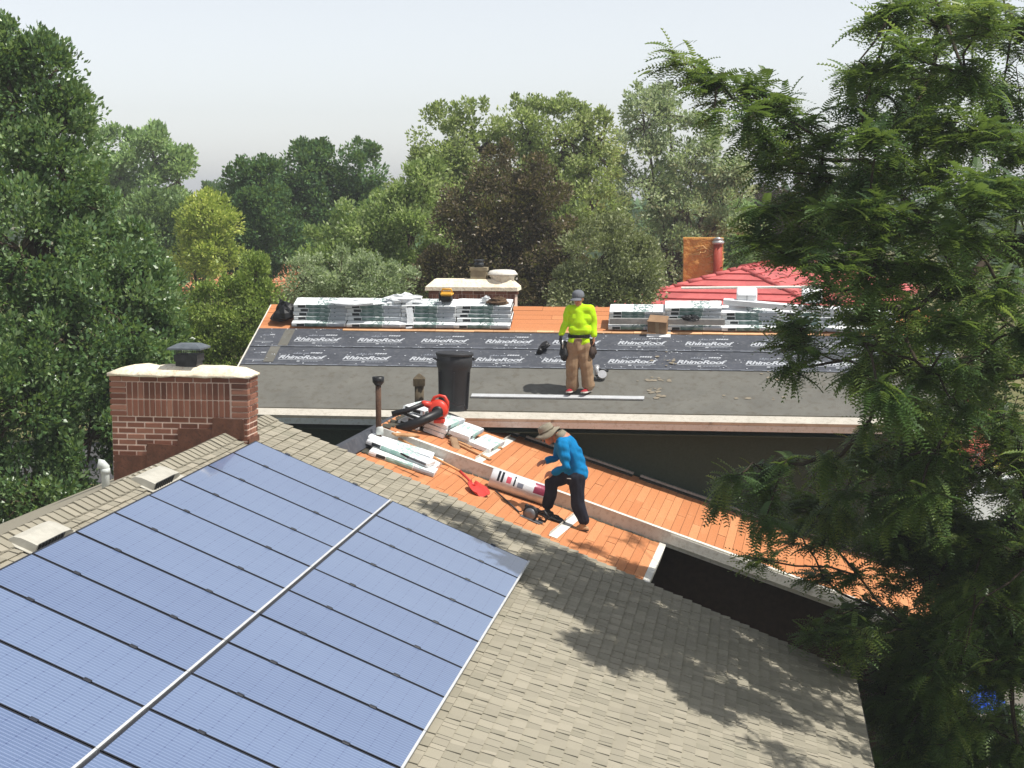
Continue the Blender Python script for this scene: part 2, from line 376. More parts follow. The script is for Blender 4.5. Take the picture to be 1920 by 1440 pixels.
# slant-back vents close under the ridge
def roof_vent(x, y):
    v = MB(); W = .80
    pr = [(-.10, .0), (-.09, .04), (-.06, .072), (.0, .088), (.06, .09), (.15, .088), (.15, .0)]
    n = len(pr)
    ys = [(-W / 2, .9), (-W / 2 + .03, 1.0), (W / 2 - .3, 1.0), (W / 2 - .12, .85), (W / 2, .3)]
    vv = [(p[0] * (1 if h > .5 else .9), yy, p[1] * h) for yy, h in ys for p in pr]; ff = [tuple(range(n - 1, -1, -1)), tuple(range((len(ys) - 1) * n, len(ys) * n))]
    for k in range(len(ys) - 1): ff += [(k * n + i, k * n + (i + 1) % n, (k + 1) * n + (i + 1) % n, (k + 1) * n + i) for i in range(n)]
    v.add(vv, ff); v.box(-.15, .18, -W / 2 - .05, W / 2 + .05, .006, .012)
    M = ML @ T(x, y, .008); o = obj('roof_vent', v, M_['vent_metal'], house, M)
    obj('grille', MB().box(.151, .156, -W / 2 + .03, W / 2 - .26, .012, .082), M_['black'], o, M)
    for i in range(8):
        yy = -W / 2 + .06 + i * .062; obj('slat', MB().box(.156, .163, yy - .009, yy + .009, .012, .082), M_['dark_metal'], o, M)
for px, py in ((287, 898), (72, 1008)):
    q = loc(ML, px, py); roof_vent(q[0], q[1])
# pvc elbow on the far slope
q = loc(ML, 262, 892); pe = LH @ T(-.42, q[1] + .15, RZL - .42 * tL) @ Matrix.Diagonal((.8, .8, .85, 1))
pm = MB().tube([(0, 0, -.1), (0, 0, .20), (-.0, 0, .26), (-.03, -.02, .30), (-.08, -.04, .31)], [.05, .05, .058, .058, .06], 12)
pm.tube([(0, 0, .19), (0, 0, .25)], .06, 12); obj('vent_pipe', pm, M_['pvc'], house, pe)

# brick chimney on the far slope, its right cheek at the ridge
yc = loc(ML, 466, 836)[1]
CW, CD = 1.66, .40
MC = LH @ T(-CW + .27, yc, RZL + .67)                   # x to the right, y away, z up, origin: left front, top of the brick
ch = obj('chimney', MB().box(.016, CW - .016, .0165, CD - .02, -2.4, -.004), M_['mortar'], house, MC)
CH = .0675; J = .014
bmesh_cache = {}
def brick(x0, x1, z0, z1, y0, y1):
    k = (round(x1 - x0, 3), round(z1 - z0, 3), round(y1 - y0, 3))
    if k not in bmesh_cache:
        bmesh_cache[k] = MB().bbox(-k[0] / 2, k[0] / 2, -k[2] / 2, k[2] / 2, -k[1] / 2, k[1] / 2, .004).mesh('brick', M_['brick'])
    obj('brick', bmesh_cache[k], None, ch, MC @ T((x0 + x1) / 2, (y0 + y1) / 2 + random.uniform(-.002, .002), (z0 + z1) / 2))
BD = .09
def course(z1, xa, xb, off, inset=0.0):
    z0 = z1 - CH + J; x = xa - off; L = .215
    while x < xb - .02:
        a, b = max(x, xa), min(x + L - J, xb)
        if b - a > .03: brick(a, b, z0, z1, inset, BD)
        x += L
def sidecourse(z1, off, inset=0.0):
    z0 = z1 - CH + J; y = BD + J - off; 
    segs = [(BD + J, .245), (.254, CD - .005)] if off == 0 else [(BD + J, .16), (.169, .34), (.349, CD - .005)]
    for a, b in segs: brick(CW - BD - inset, CW - inset, z0, z1, a, b)
course(0, 0, CW, .06); sidecourse(0, 0)
for k in range(1, 7):
    z1 = -k * CH
    brick(0, .195, z1 - CH + J, z1, 0, BD); brick(CW - .195, CW, z1 - CH + J, z1, 0, BD); sidecourse(z1, k % 2)
nS = 18; sw = (CW - .39 - 2 * J) / nS
for r_ in range(2):
    for i in range(nS):
        x0 = .195 + J + i * sw; z1 = -CH - r_ * 3 * CH; brick(x0, x0 + sw - J, z1 - 3 * CH + J, z1, .004, BD)
for k in range(7, 27):
    z1 = -k * CH
    course(z1, .018, CW - .012, .03 + (.1075 if k % 2 else 0), .012)
    if k < 20: sidecourse(z1, k % 2, .012)
# crown of cream mortar
cr = MB(); nx = 14; ny = 5; vv = []; ff = []
for j in range(ny):
    for i in range(nx):
        fx, fy = i / (nx - 1), j / (ny - 1); e = min(1, min(fx, 1 - fx) * 6.5, min(fy, 1 - fy) * 4.2)
        vv.append((-.02 + fx * (CW + .04), -.02 + fy * (CD + .04), .03 + .085 * e ** .6 + random.uniform(-.012, .012)))
nb = len(vv)
for j in range(ny):
    for i in range(nx):
        fx, fy = i / (nx - 1), j / (ny - 1); vv.append((-.02 + fx * (CW + .04), -.02 + fy * (CD + .04), -.002 + (random.uniform(-.008, .012) if j == 0 else 0)))
for j in range(ny - 1):
    for i in range(nx - 1):
        a = j * nx + i; ff.append((a, a + 1, a + nx + 1, a + nx)); ff.append((nb + a, nb + a + nx, nb + a + nx + 1, nb + a + 1))
for i in range(nx - 1):
    ff.append((i, nb + i, nb + i + 1, i + 1)); a = (ny - 1) * nx + i; ff.append((a, a + 1, nb + a + 1, nb + a))
for j in range(ny - 1):
    a = j * nx; ff.append((a, a + nx, nb + a + nx, nb + a)); a = j * nx + nx - 1; ff.append((a, nb + a, nb + a + nx, a + nx))
cr.add(vv, ff, 0, None, True); obj('crown', cr, M_['crown'], ch, MC)
# flue and lid
MCF = MC @ T(.90, .2, .06) @ Matrix.Diagonal((.74, .74, .8, 1)) @ T(-.86, -.2, -.06)
fx = .86; fy = .2; fl = MB(); fl.box(fx - .17, fx + .17, fy - .15, fy + .15, .06, .22); fl.box(fx - .19, fx + .19, fy - .17, fy + .17, .20, .30)
obj('flue', fl, M_['dark_metal'], ch, MCF)
ms = MB()
for sx in (-1, 1):
    for i in range(13): 
        xx = -.18 + .03 * i; ms.box(fx + xx - .002, fx + xx + .002, fy + sx * .16 - .002, fy + sx * .16 + .002, .30, .39)
    for i in range(11):
        yy = -.15 + .03 * i; ms.box(fx + sx * .18 - .002, fx + sx * .18 + .002, fy + yy - .002, fy + yy + .002, .30, .39)
for zz in (.32, .345, .37): 
    for sx in (-1, 1): ms.box(fx - .18, fx + .18, fy + sx * .162 - .002, fy + sx * .162 + .002, zz - .002, zz + .002)
obj('mesh_screen', ms, M_['dark_metal'], ch, MCF)
ld = MB(); a, b = .27, .25
ld.add([(fx - a, fy - b, .375), (fx + a, fy - b, .375), (fx + a, fy + b, .375), (fx - a, fy + b, .375), (fx - a, fy - b, .40), (fx + a, fy - b, .40), (fx + a, fy + b, .40), (fx - a, fy + b, .40),
        (fx - .16, fy - .12, .455), (fx + .16, fy - .12, .455), (fx + .16, fy + .12, .455), (fx - .16, fy + .12, .455)],
       [(0, 3, 2, 1), (0, 1, 5, 4), (1, 2, 6, 5), (2, 3, 7, 6), (3, 0, 4, 7), (4, 5, 9, 8), (5, 6, 10, 9), (6, 7, 11, 10), (7, 4, 8, 11), (8, 9, 10, 11)])
obj('lid', ld, M_['lid'], ch, MCF)
# stepped flashing that follows the far slope across the front
xs = [(.02, .46), (.42, .84), (.80, 1.26), (1.22, CW - .05)]
for i, (a, b) in enumerate(xs):
    za = -.67 - (CW - .27 - a) * tL; zb = -.67 - (CW - .27 - b) * tL; top = max(za, zb) + .13 - .01 * (i % 2)
    f_ = MB().add([(a, -.006 - .004 * i, za - .1), (b, -.006 - .004 * i, zb - .1), (b, -.006 - .004 * i, top - .02 * (i % 2)), (a + .02, -.006 - .004 * i, top), (a, .012, za - .1), (b, .012, zb - .1), (b, .012, top - .02 * (i % 2)), (a + .02, .012, top)],
                  [(0, 1, 2, 3), (3, 2, 6, 7), (1, 5, 6, 2), (0, 3, 7, 4)]); obj('flashing', f_, M_['rust'], ch, MC)
fr = MB().box(CW - .002, CW + .006, .0, CD, -.92, -.70); obj('flashing', fr, M_['rust'], ch, MC)

# ------------------------------------------------------------------ solar panels: two rows on rails
PW, PL_, GAPY = .85, 1.72, .018
glassm = MB().box(-.835, .835, -.402, .402, -.004, .002).mesh('glass', M_['solar'])
fb = MB(); fb.box(-.85, .85, -.416, -.402, -.034, .004); fb.box(-.85, .85, .402, .416, -.034, .004); fb.box(-.85, -.835, -.402, .402, -.034, .004)
framem = fb.mesh('frame', M_['blackfr'])
trimm = MB().box(.832, .851, -.422, .422, -.036, .007).mesh('end_trim', M_['trim'])
clampm = MB().bbox(-.03, .03, -.022, .022, -.004, .014, .004).mesh('clamp', M_['blackfr'])
rowname = ['first', 'second', 'third', 'fourth', 'fifth', 'sixth', 'seventh', 'eighth', 'ninth', 'tenth', 'eleventh', 'twelfth', 'thirteenth']
for c in range(2):
    for r_ in range(13):
        xx = -.86 + c * 1.716; yy = -.425 - r_ * PW
        M = ML @ T(xx, yy, .115) @ RX(random.uniform(-.12, .12)) @ RY(random.uniform(-.1, .1))
        lab = 'blue solar panel, %s row, %s from the bare rake end' % ('upper ridge side' if c == 0 else 'lower eave side', rowname[r_])
        p = thing('solar_panel', M, lab, 'solar panel', 'solar panels on the tan shingle roof')
        obj('glass', glassm, None, p, M); obj('frame', framem, None, p, M); obj('end_trim', trimm, None, p, M)
        for k in (-.45, .4): obj('clamp', clampm, None, p, M @ T(k, .425, 0))
for xx, wh in ((-1.3, 'closest to the ridge'), (-.42, 'under the upper row, beside the silver seam'), (.42, 'under the lower row, beside the silver seam'), (1.32, 'closest to the open shingles')):
    rl = MB().box(xx - .02, xx + .02, -11.2, .02, .0, .075); 
    tag(obj('mounting_rail', rl, M_['alu'], None, ML), 'long aluminium rail under the solar panels, ' + wh, 'rail', 'rails under the solar panels')
# ------------------------------------------------------------------ house being re-roofed (felted main roof + orange decked lower roof)
def yw(x, y, z=0): return np.array(MY @ Vector((x, y, z)))
cosY = 1 / math.sqrt(1 + tY * tY)
cen = yw(0, YRIDGE); HB = frame([cen[0], cen[1], 0], uY, hY, (0, 0, 1))        # level frame under the main ridge
YZ = cen[2]
hs2 = thing('house', HB, 'house being re-roofed, grey felted main roof above a bare orange lower roof', 'house')
mroof = obj('main_roof', MB().box(YL, YR, YEAVE, YRIDGE, -.16, -.022), M_['wall_brown'], hs2, MY)
MYF = HB @ T(0, 0, YZ) @ RZ(180) @ RX(math.degrees(math.atan(tY)))             # far slope, y up towards the ridge
sl2 = YRIDGE - YEAVE
obj('far_slope', MB().box(-YR, -YL, -sl2, -.02, -.16, 0), M_['felt2'], hs2, MYF)
# orange deck boards near the ridge
def boards(parent, M, xa, xb, y0, y1, n, mat, along='x', th=.022, lens=(1.2, 2.4)):
    wd = (y1 - y0) / n
    for i in range(n):
        a = xa - random.uniform(0, .8)
        while a < xb:
            b = a + random.uniform(*lens); p, q = max(a, xa) + .003, min(b, xb) - .003
            if q - p > .05:
                yy0, yy1 = y0 + i * wd + .0025, y0 + (i + 1) * wd - .0025
                dz = random.uniform(-.002, .004)
                if along == 'x': o = MB().box(-(q - p) / 2, (q - p) / 2, -(yy1 - yy0) / 2, (yy1 - yy0) / 2, -th, 0); c = ((p + q) / 2, (yy0 + yy1) / 2, dz)
                else: o = MB().box(-(yy1 - yy0) / 2, (yy1 - yy0) / 2, -(q - p) / 2, (q - p) / 2, -th, 0); c = ((yy0 + yy1) / 2, (p + q) / 2, dz)
                obj('board', o, mat, parent, M @ T(*c) @ RX(random.uniform(-.25, .25)) @ RY(random.uniform(-.25, .25)))
            a = b
boards(mroof, MY, YL, YR, 2.16, YRIDGE, 6, M_['plank'])
tan = vary('tan_wood_edge', S(196, 150, 112), S(222, 178, 136), 7, .85, .15, pieces=True)
boards(mroof, MY @ T(0, 0, .022), -4.5, 4.9, 2.12, 2.19, 1, tan, th=.02, lens=(.28, .42))
# membranes
def wavy_sheet(xa, xb, ya, yb, z, amp, nx=60, ny=6, th=.003):
    v = []; f = []
    for j in range(ny + 1):
        for i in range(nx + 1):
            fx, fy = i / nx, j / ny; e = 1 if 0 < j < ny else .3
            v.append((xa + (xb - xa) * fx, ya + (yb - ya) * fy, z + amp * e * (.5 + .5 * math.sin(fx * 41 + fy * 7) * math.sin(fx * 17.3 + 2.1 * fy + xa)) ))
    for j in range(ny):
        for i in range(nx):
            a = j * (nx + 1) + i; f.append((a, a + 1, a + nx + 2, a + nx + 1))
    n = len(v)
    return MB().add(v, f, 0, None, True)
obj('membrane', wavy_sheet(YL + .02, YR, YEAVE + .2, .90, -.018, .006), M_['felt2'], hs2, MY)['label'] = 'plain grey membrane along the eave'
mem = []
for ya, yb, z in ((.83, 1.56, -.008), (1.50, 2.21, .002)):
    m = obj('membrane', wavy_sheet(YL + .01, YR, ya, yb, z, .005), M_['felt'], hs2, MY); m['label'] = 'dark underlayment sheet with rows of white lettering'; mem.append((m, ya, yb, z))
    st = MB().box(YL + .01, YR, ya + .018, ya + .028, z + .0065, z + .0075); obj('edge_stripe', st, M_['printdim'], m, MY)
    st = MB()
    xx = YL + .1
    while xx < YR:
        st.box(xx, xx + .22, ya + .002, ya + .014, z + .0065, z + .0075); xx += .36
    obj('edge_dash', st, M_['printdim'], m, MY)
# lettering on the underlayment
cu = bpy.data.curves.new('txt', 'FONT'); cu.body = 'RhinoRoof'; cu.size = .215; cu.shear = .32; cu.offset = .006; cu.space_character = .95
tmp = bpy.data.objects.new('txt', cu); COL.objects.link(tmp)
bpy.context.view_layer.update(); dg = bpy.context.evaluated_depsgraph_get(); txt = bpy.data.meshes.new_from_object(tmp.evaluated_get(dg)); txt.name = 'lettering'
bpy.data.objects.remove(tmp); txt.materials.clear(); txt.materials.append(M_['print'])
co = np.empty(len(txt.vertices) * 3, np.float32); txt.vertices.foreach_get('co', co); wtxt = co[0::3].max() - co[0::3].min()
mk = MB()
def slq(x, y, w_, h_, z=0.0, mi=0): mk.add([(x, y, z), (x + w_, y, z), (x + w_ + h_ * .32, y + h_, z), (x + h_ * .32, y + h_, z)], [(0, 1, 2, 3)], mi)
for i in range(5): slq(.60 + i * .048, .245, .038, .05)
slq(.02, -.055, wtxt * .95, .014)
for i in range(3): slq(.47 + i * .035, .22, .026, .045, 0, 1)
for px_, h_ in ((.28, .05), (.33, .09), (.38, .07), (.42, .05)): mk.add([(px_ - .025, .22, 0), (px_ + .03, .22, 0), (px_ + .02, .22 + h_, 0)], [(0, 1, 2)], 1)
slq(.40, -.125, .06, .04); 
for i in range(6): slq(.50 + i * .055, -.12, .045, .028, 0, 1)
mkm = mk.mesh('print_mark', [M_['print'], M_['printdim']])
scl = .86 / wtxt
for (m, ya, yb, z), off in zip(mem, (.0, .05)):
    x0 = loc(MY, 520 if ya < 1 else 532, 675)[0]
    k = 0
    while x0 + k * 1.165 < YR - .9:
        Mx = MY @ T(x0 + k * 1.165 + random.uniform(-.02, .02), ya + .22, z + .0085) @ Matrix.Diagonal((scl, scl * .92, 1, 1))
        obj('lettering', txt, None, m, Mx); obj('print_mark', mkm, None, m, Mx); k += 1
    Mx = MY @ T(YL + .05, ya + .22, z + .0085) @ Matrix.Diagonal((scl * .42, scl * .92, 1, 1)); obj('print_mark', mkm, None, m, Mx)
pm = MB()
for ya, yb in ((.0, .9), (.86, 1.5)): pm.box(YL + .55 - (.9 - yb) * .2, YL + .74 - (.9 - yb) * .2, max(ya, .86), yb + .02, .004, .0075)
pm = MB().box(YL + .52, YL + .70, 1.52, 2.16, .0095, .0125); pm.box(YL + .40, YL + .58, .92, 1.5, .002, .0035)
obj('patch_strip', pm, M_['felt2'], hs2, MY)
# plastic cap nails
cn = MB(); random.seed(5)
for i in range(360):
    x = random.uniform(YL + .1, YR - .1); y = random.choice((random.uniform(.86, 2.18), random.choice((.88, 1.53, 2.17, 1.2, 1.85)) + random.uniform(-.015, .015)))
    zz = .006 if y < 1.5 else .012; r = random.uniform(.008, .016); 
    cn.add([(x + r * math.cos(a * 1.047), y + r * math.sin(a * 1.047), zz + (.0 if a % 2 else .002)) for a in range(6)], [(0, 1, 2, 3, 4, 5)])
tag(obj('cap_nail', cn, M_['print'], hs2, MY), kind='stuff')
# scuffs of pale dust on the membrane
du = vary('pale_dust', S(122, 115, 102), S(146, 136, 120), 9, .95, .05)
dm = MB(); random.seed(9)
for px, py, rx, ry, n_ in ((1228, 712, .14, .07, 16), (1225, 728, .05, .12, 10), (1250, 680, .2, .2, 14), (1235, 740, .05, .05, 5), (1410, 745, .3, .06, 8), (1450, 700, .16, .1, 8)):
    cx, cyy = loc(MY, px, py)
    for i in range(n_):
        x = cx + random.gauss(0, rx); y = cyy + random.gauss(0, ry); a0 = random.uniform(0, 6); r = random.uniform(.01, .06)
        dm.add([(x + r * random.uniform(.5, 1.3) * math.cos(a0 + k * .9), y + r * random.uniform(.4, .9) * math.sin(a0 + k * .9), (-.0065 if cyy < .8 else .0145) + random.uniform(0, .0006)) for k in range(7)], [tuple(range(7))])
tag(obj('dust', dm, du, hs2, MY), kind='stuff')
# eave: drip edge, fascia; rake trim
random.seed(12); x0 = YL
while x0 < YR - .1:                  # eave flashing in lapped lengths
    x1 = min(x0 + random.uniform(2.6, 3.1), YR); dz = random.uniform(0, .004)
    dr = MB().box(x0, x1, YEAVE - .012, YEAVE + .22, -.013 + dz, -.008 + dz); dr.box(x0, x1, YEAVE - .017, YEAVE - .0125, -.06, -.008 + dz); obj('drip_edge', dr, M_['eave_metal'], hs2, MY); x0 = x1 - .05
ln = MB().box(YL, YR, YEAVE + .205, YEAVE + .232, -.012, -.002); obj('membrane_edge', ln, M_['shingle_under'], hs2, MY)
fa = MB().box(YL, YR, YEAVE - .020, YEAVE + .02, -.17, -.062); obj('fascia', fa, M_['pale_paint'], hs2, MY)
sf = MB().box(YL + .02, YR - .02, YEAVE + .03, YEAVE + .80, -.30, -.28); obj('soffit', sf, M_['wall_olive'], hs2, MY)
for x_ in (YL - .022, YR): obj('rake_board', MB().box(x_, x_ + .022, YEAVE, YRIDGE, -.26, -.004), M_['white_paint'], hs2, MY)
# walls
wy = (-.66 - YRIDGE) * cosY + .45; top = YZ + (-.66 + .45 - YRIDGE) * tY * cosY - .1
wl = MB(); wl.box(YL + .35, YR - .4, wy, wy + .2, 0, top); wl.box(YL + .35, YR - .4, -wy - .2, -wy, 0, top)
for x_ in (YL + .35, YR - .6):
    wl.add([(x_, wy + .2, 0), (x_, -wy - .2, 0), (x_, -wy - .2, top), (x_, 0, YZ - .2), (x_, wy + .2, top)] + [(x_ + .2, wy + .2, 0), (x_ + .2, -wy - .2, 0), (x_ + .2, -wy - .2, top), (x_ + .2, 0, YZ - .2), (x_ + .2, wy + .2, top)],
           [(4, 3, 2, 1, 0), (5, 6, 7, 8, 9), (0, 1, 6, 5), (1, 2, 7, 6), (2, 3, 8, 7), (3, 4, 9, 8), (4, 0, 5, 9)])
obj('wall', wl, M_['wall_olive'], hs2, HB)
obj('corner_trim', MB().box(YR - .41, YR - .33, wy - .03, wy + .05, 0, top), M_['white_paint'], hs2, HB)

# lower roof: farther, higher plane A and nearer plane B
OR, AE, BE, AN, BN = -3.85, 5.2, .73, -3.1, -6.1
def owall_y(x):       # where plane A meets the wall
    p = MO @ Vector((x, 0, 0)); d = MO.to_3x3() @ Vector((0, 1, 0)); n = Vector(hY); return (Vector(wallp) - p).dot(n) / d.dot(n)
lr = obj('lower_roof', MB().poly([(OR, AN), (AE, AN), (AE, owall_y(AE) + .1), (OR, owall_y(OR) + .1)], .2, 0, T(0, 0, -.024)).box(OR, BE, BN, AN, -.2 - OST, -.024 - OST), M_['wall_brown'], hs2, MO)
n_ = 66
for i in range(n_):
    x0 = OR + (AE - OR) * i / n_; x1 = OR + (AE - OR) * (i + 1) / n_; yend = owall_y((x0 + x1) / 2) - .04
    boards(lr, MO, AN + .03, yend, x0, x1, 1, M_['plank'], 'y', lens=(.9, 2.6))
boards(lr, MOB, BN, AN - .02, OR, BE, 33, M_['plank'], 'y', lens=(.9, 2.2))
# far slope of the lower roof
MOF = frame(np.array(MO @ Vector((OR, 0, 0))), unit([-math.cos(aO), math.sin(aO), -tO]), -o1, unit(np.cross(unit([-math.cos(aO), math.sin(aO), -tO]), -o1)))
obj('far_slope', MB().box(0, .22, -.4, 6.0, -.2, -.0), M_['felt'], hs2, MOF)
# barge board between the planes and on beyond, with a metal lip
br = MB().box(OR, AE, AN - .03, AN + .004, -.225, .0); br.box(OR + .3, AE, AN - .05, AN + .055, .004, .010)
obj('barge_board', br, M_['cream_paint'], hs2, MO)
gb = MB().box(BE + .12, AE, AN - .10, AN - .032, -.15, -.035); gb.box(BE + .12, AE, AN - .115, AN - .10, -.15, -.005); obj('gutter', gb, M_['white_paint'], hs2, MO)
fe = MB().box(BE, BE + .10, BN, AN - .06, -.012, .012); fe.box(BE + .075, BE + .10, BN, AN - .06, -.20, -.012); obj('eave_trim', fe, M_['cream_paint'], hs2, MOB)
# wall flashing where plane A runs under the main wall, with a dark strip beside it
fl = MB(); fk = MB(); x0 = OR + .9
while x0 < AE - .2:
    L = random.uniform(.7, 1.5); x1 = min(x0 + L, AE - .1); ya = owall_y(x0) - .05; yb = owall_y(x1) - .05; dz = random.uniform(0, .012)
    for (m, w0, w1, z0, z1) in ((fl, -.045, .03, .02 + dz, .055 + dz), (fk, -.15, -.03, -.002, .006 + dz)):
        m.add([(x0, ya + w0, z0), (x1, yb + w0, z0), (x1, yb + w1, z0), (x0, ya + w1, z0), (x0, ya + w0, z1), (x1, yb + w0, z1), (x1, yb + w1, z1), (x0, ya + w1, z1)], TF)
    x0 += L + random.choice((.004, .004, .12))
obj('wall_flashing', fl, M_['alu'], hs2, MO); obj('wall_dark_strip', fk, M_['shingle_under'], hs2, MO)
# walls below the lower roof
oc = np.array(MO @ Vector((OR, AN + .35, 0))); HO = frame([oc[0], oc[1], 0], (math.cos(aO), -math.sin(aO), 0), o1, (0, 0, 1)); oz = oc[2]; cosO = 1 / math.sqrt(1 + tO * tO)
lA = (AE - OR) * cosO; lB = (BE - OR) * cosO - .35
wl = MB()
def gwall(x0, x1, y0, y1, drop): wl.add([(x0, y0, 0), (x1, y0, 0), (x1, y0, oz - x1 * tO - drop), (x0, y0, oz - x0 * tO - drop), (x0, y1, 0), (x1, y1, 0), (x1, y1, oz - x1 * tO - drop), (x0, y1, oz - x0 * tO - drop)],
                                   [(0, 1, 2, 3), (1, 5, 6, 2), (5, 4, 7, 6), (4, 0, 3, 7), (3, 2, 6, 7)])
gwall(0.1, lA - .4, 0, .2, .24); gwall(lA - .6, lA - .4, .2, 3.2, .24); gwall(lB - .2, lB, BN - AN + .3 - .35 + .3, 0, .24 + OST); gwall(.1, lB, BN - AN + .2, BN - AN + .4, .24 + OST)
gwall(0.02, .2, BN - AN + .25, 3.2, .24)
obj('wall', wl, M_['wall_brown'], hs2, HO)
# brick chimney behind the main ridge
cx = loc(MY, 880, 575)[0] - .02
MC2 = HB @ T(cx - .85, .55, YZ - .10)
c2 = obj('chimney', MB().box(.01, 1.64, .01, .5, -1.2, .345), M_['mortar'], hs2, MC2)
bm2 = MB().bbox(-.031, .031, -.04, .04, -.095, .095, .004).mesh('brick', M_['brick']); bm3 = MB().bbox(-.10, .10, -.04, .04, -.029, .029, .004).mesh('brick', M_['brick'])
for i in range(23): obj('brick', bm2, None, c2, MC2 @ T(.04 + i * .0715, .035, .185))
for k in range(2):
    for i in range(7 + k): obj('brick', bm3, None, c2, MC2 @ T(.105 + i * .215 + (0 if k else .1), .035, .315 if k else .055))
cr = MB().add([(-.06, -.05, .35), (1.71, -.05, .35), (1.71, .56, .35), (-.06, .56, .35), (-.05, -.05, .42), (1.70, -.05, .42), (1.70, .56, .42), (-.05, .56, .42), (.1, .12, .56), (1.55, .12, .56), (1.55, .42, .56), (.1, .42, .56)],
              [(0, 3, 2, 1), (0, 1, 5, 4), (1, 2, 6, 5), (2, 3, 7, 6), (3, 0, 4, 7), (4, 5, 9, 8), (5, 6, 10, 9), (6, 7, 11, 10), (7, 4, 8, 11), (8, 9, 10, 11)])
obj('crown', cr, M_['crown'], c2, MC2)
fp = MB().box(.78, 1.08, .18, .42, .54, .74); fp.box(.765, 1.095, .165, .435, .72, .78); obj('flue_pot', fp, vary('sooty_clay', S(120, 110, 92), S(158, 146, 120), 6, .9, .1), c2, MC2)
obj('flue_cap', MB().lathe([(.09, .78), (.09, .86), (.075, .87), (.075, .90), (.10, .905), (.10, .925)], 14, 0, T(.93, .3, 0)), M_['dark_metal'], c2, MC2)
wv2 = MB().lathe([(.22, .52), (.23, .60), (.25, .61), (.25, .635), (.29, .64), (.29, .66), (.24, .72), (.16, .735), (.02, .74)], 20, 0, T(1.38, .28, 0)); obj('round_cap', wv2, M_['white_paint'], c2, MC2)
# plumbing pipes at the lower ridge
q = loc(MO, 712, 812); Mp = MO @ T(q[0], q[1], 0) @ (MO.to_3x3().inverted().to_4x4())
zb = (MO @ Vector((q[0], q[1], 0))).z
rp = vary('rusty_pipe', S(74, 56, 46), S(104, 78, 62), 14, .85, .2, dirt=S(58, 50, 46))
pp = MB().tube([(0, 0, -.1), (0, 0, .78)], .042, 12, 0).lathe([(.045, .76), (.085, .81), (.09, .89), (.078, .89), (.06, .83)], 14, 1); obj('vent_pipe', pp, [rp, M_['black']], hs2, T(*(MO @ Vector((q[0], q[1], -.05)))))
obj('pipe_collar', MB().lathe([(.058, -.02), (.056, .08), (.045, .10)], 12), M_['pvc'], hs2, T(*(MO @ Vector((q[0], q[1], 0)))))
q = loc(MO, 797, 775)
pp = MB().tube([(0, 0, -.3), (0, 0, .42)], .075, 14).lathe([(.13, .42), (.135, .54), (.02, .62)], 4, 0, RZ(45), False); obj('vent_pipe', pp, vary('grimy_vent', S(60, 54, 46), S(110, 98, 78), 7, .8, .2), hs2, T(*(MO @ Vector((q[0] - .1, q[1], 0)))))
# ------------------------------------------------------------------ shingle bundles and roofing clutter
def wrap_mat(name, green):
    t = NT(name); x, y, z = t.xyz(t.co()); white = t.ramp(t.noise(6, 4, .6), [(.3, S(214, 218, 220)), (.7, S(238, 240, 240))])
    def band(a, b): return t.math('MULTIPLY', t.math('GREATER_THAN', x, a), t.math('LESS_THAN', x, b))
    front = t.math('LESS_THAN', y, -.158); off = t.math('MULTIPLY', t.math('SUBTRACT', t.orand(), .5), .06)
    xs = x; x = t.math('ADD', x, off)
    zin = t.math('LESS_THAN', t.math('ABSOLUTE', t.math('SUBTRACT', z, .045)), .033)
    g1 = t.math('MULTIPLY', band(-.25, .16), front); g2 = t.math('MULTIPLY', t.math('MULTIPLY', band(-.40, -.26), front), zin); g3 = t.math('MULTIPLY', band(.17, .48), front)
    gm = t.math('MULTIPLY', g1, t.ramp(t.noise(9, 3, .6), [(.3, (1, 1, 1)), (.75, (.55, .55, .55))]))
    top = t.math('MULTIPLY', t.math('GREATER_THAN', z, .088), t.math('MULTIPLY', band(-.05, .30), t.math('GREATER_THAN', t.noise(26, 2, .5), .5)))
    col = t.mix(gm, white, green); col = t.mix(g2, col, S(38, 46, 50)); col = t.mix(t.math('MULTIPLY', g3, .75), col, S(140, 149, 160)); col = t.mix(t.math('MULTIPLY', top, .8), col, green)
    t.bump(t.noise(16, 3, .6), .5, .02); return t.fin(col, .42, .4)
M_['wrap'] = wrap_mat('printed_shingle_wrap', S(34, 92, 84)); M_['wrap2'] = wrap_mat('printed_shingle_wrap_pale', S(120, 168, 158))
M_['shingle_dark'] = vary('packed_shingle_edges', S(40, 40, 40), S(66, 64, 60), 30, .9, .1)
M_['whiteplastic'] = vary('white_plastic_sheet', S(224, 228, 232), S(242, 244, 245), 5, .4, .4, bump=.5, bscale=12, bd=.02)
M_['card'] = vary('brown_cardboard', S(132, 106, 82), S(156, 128, 102), 6, .85, .15)
def bundle_mesh(seed, mat):
    rg = random.Random(seed); v = []; f = []; nx = 12; prof = [(-.17, .006), (-.172, .05), (-.165, .086), (-.15, .094), (0, .097), (.15, .094), (.168, .084), (.17, .006)]; k = len(prof)
    for i in range(nx + 1):
        x = -.5 + i / nx; e = .985 if i in (0, nx) else 1
        for y, z in prof: v.append((x, y * e + rg.uniform(-.002, .002), z * (.94 if i in (0, nx) else 1) + rg.uniform(-.003, .003)))
    for i in range(nx):
        for j in range(k): f.append((i * k + j, i * k + (j + 1) % k, (i + 1) * k + (j + 1) % k, (i + 1) * k + j))
    m = MB().add(v, [q[::-1] for q in f], 0, None, False); m.add([v[j] for j in range(k)], [tuple(range(k))]); m.add([v[nx * k + j] for j in range(k)], [tuple(range(k - 1, -1, -1))])
    return m.mesh('wrap', mat)
def end_mesh():
    m = MB()
    m.box(.496, .504, -.13, .13, .02, .078)
    return m.mesh('open_end', M_['shingle_dark'])
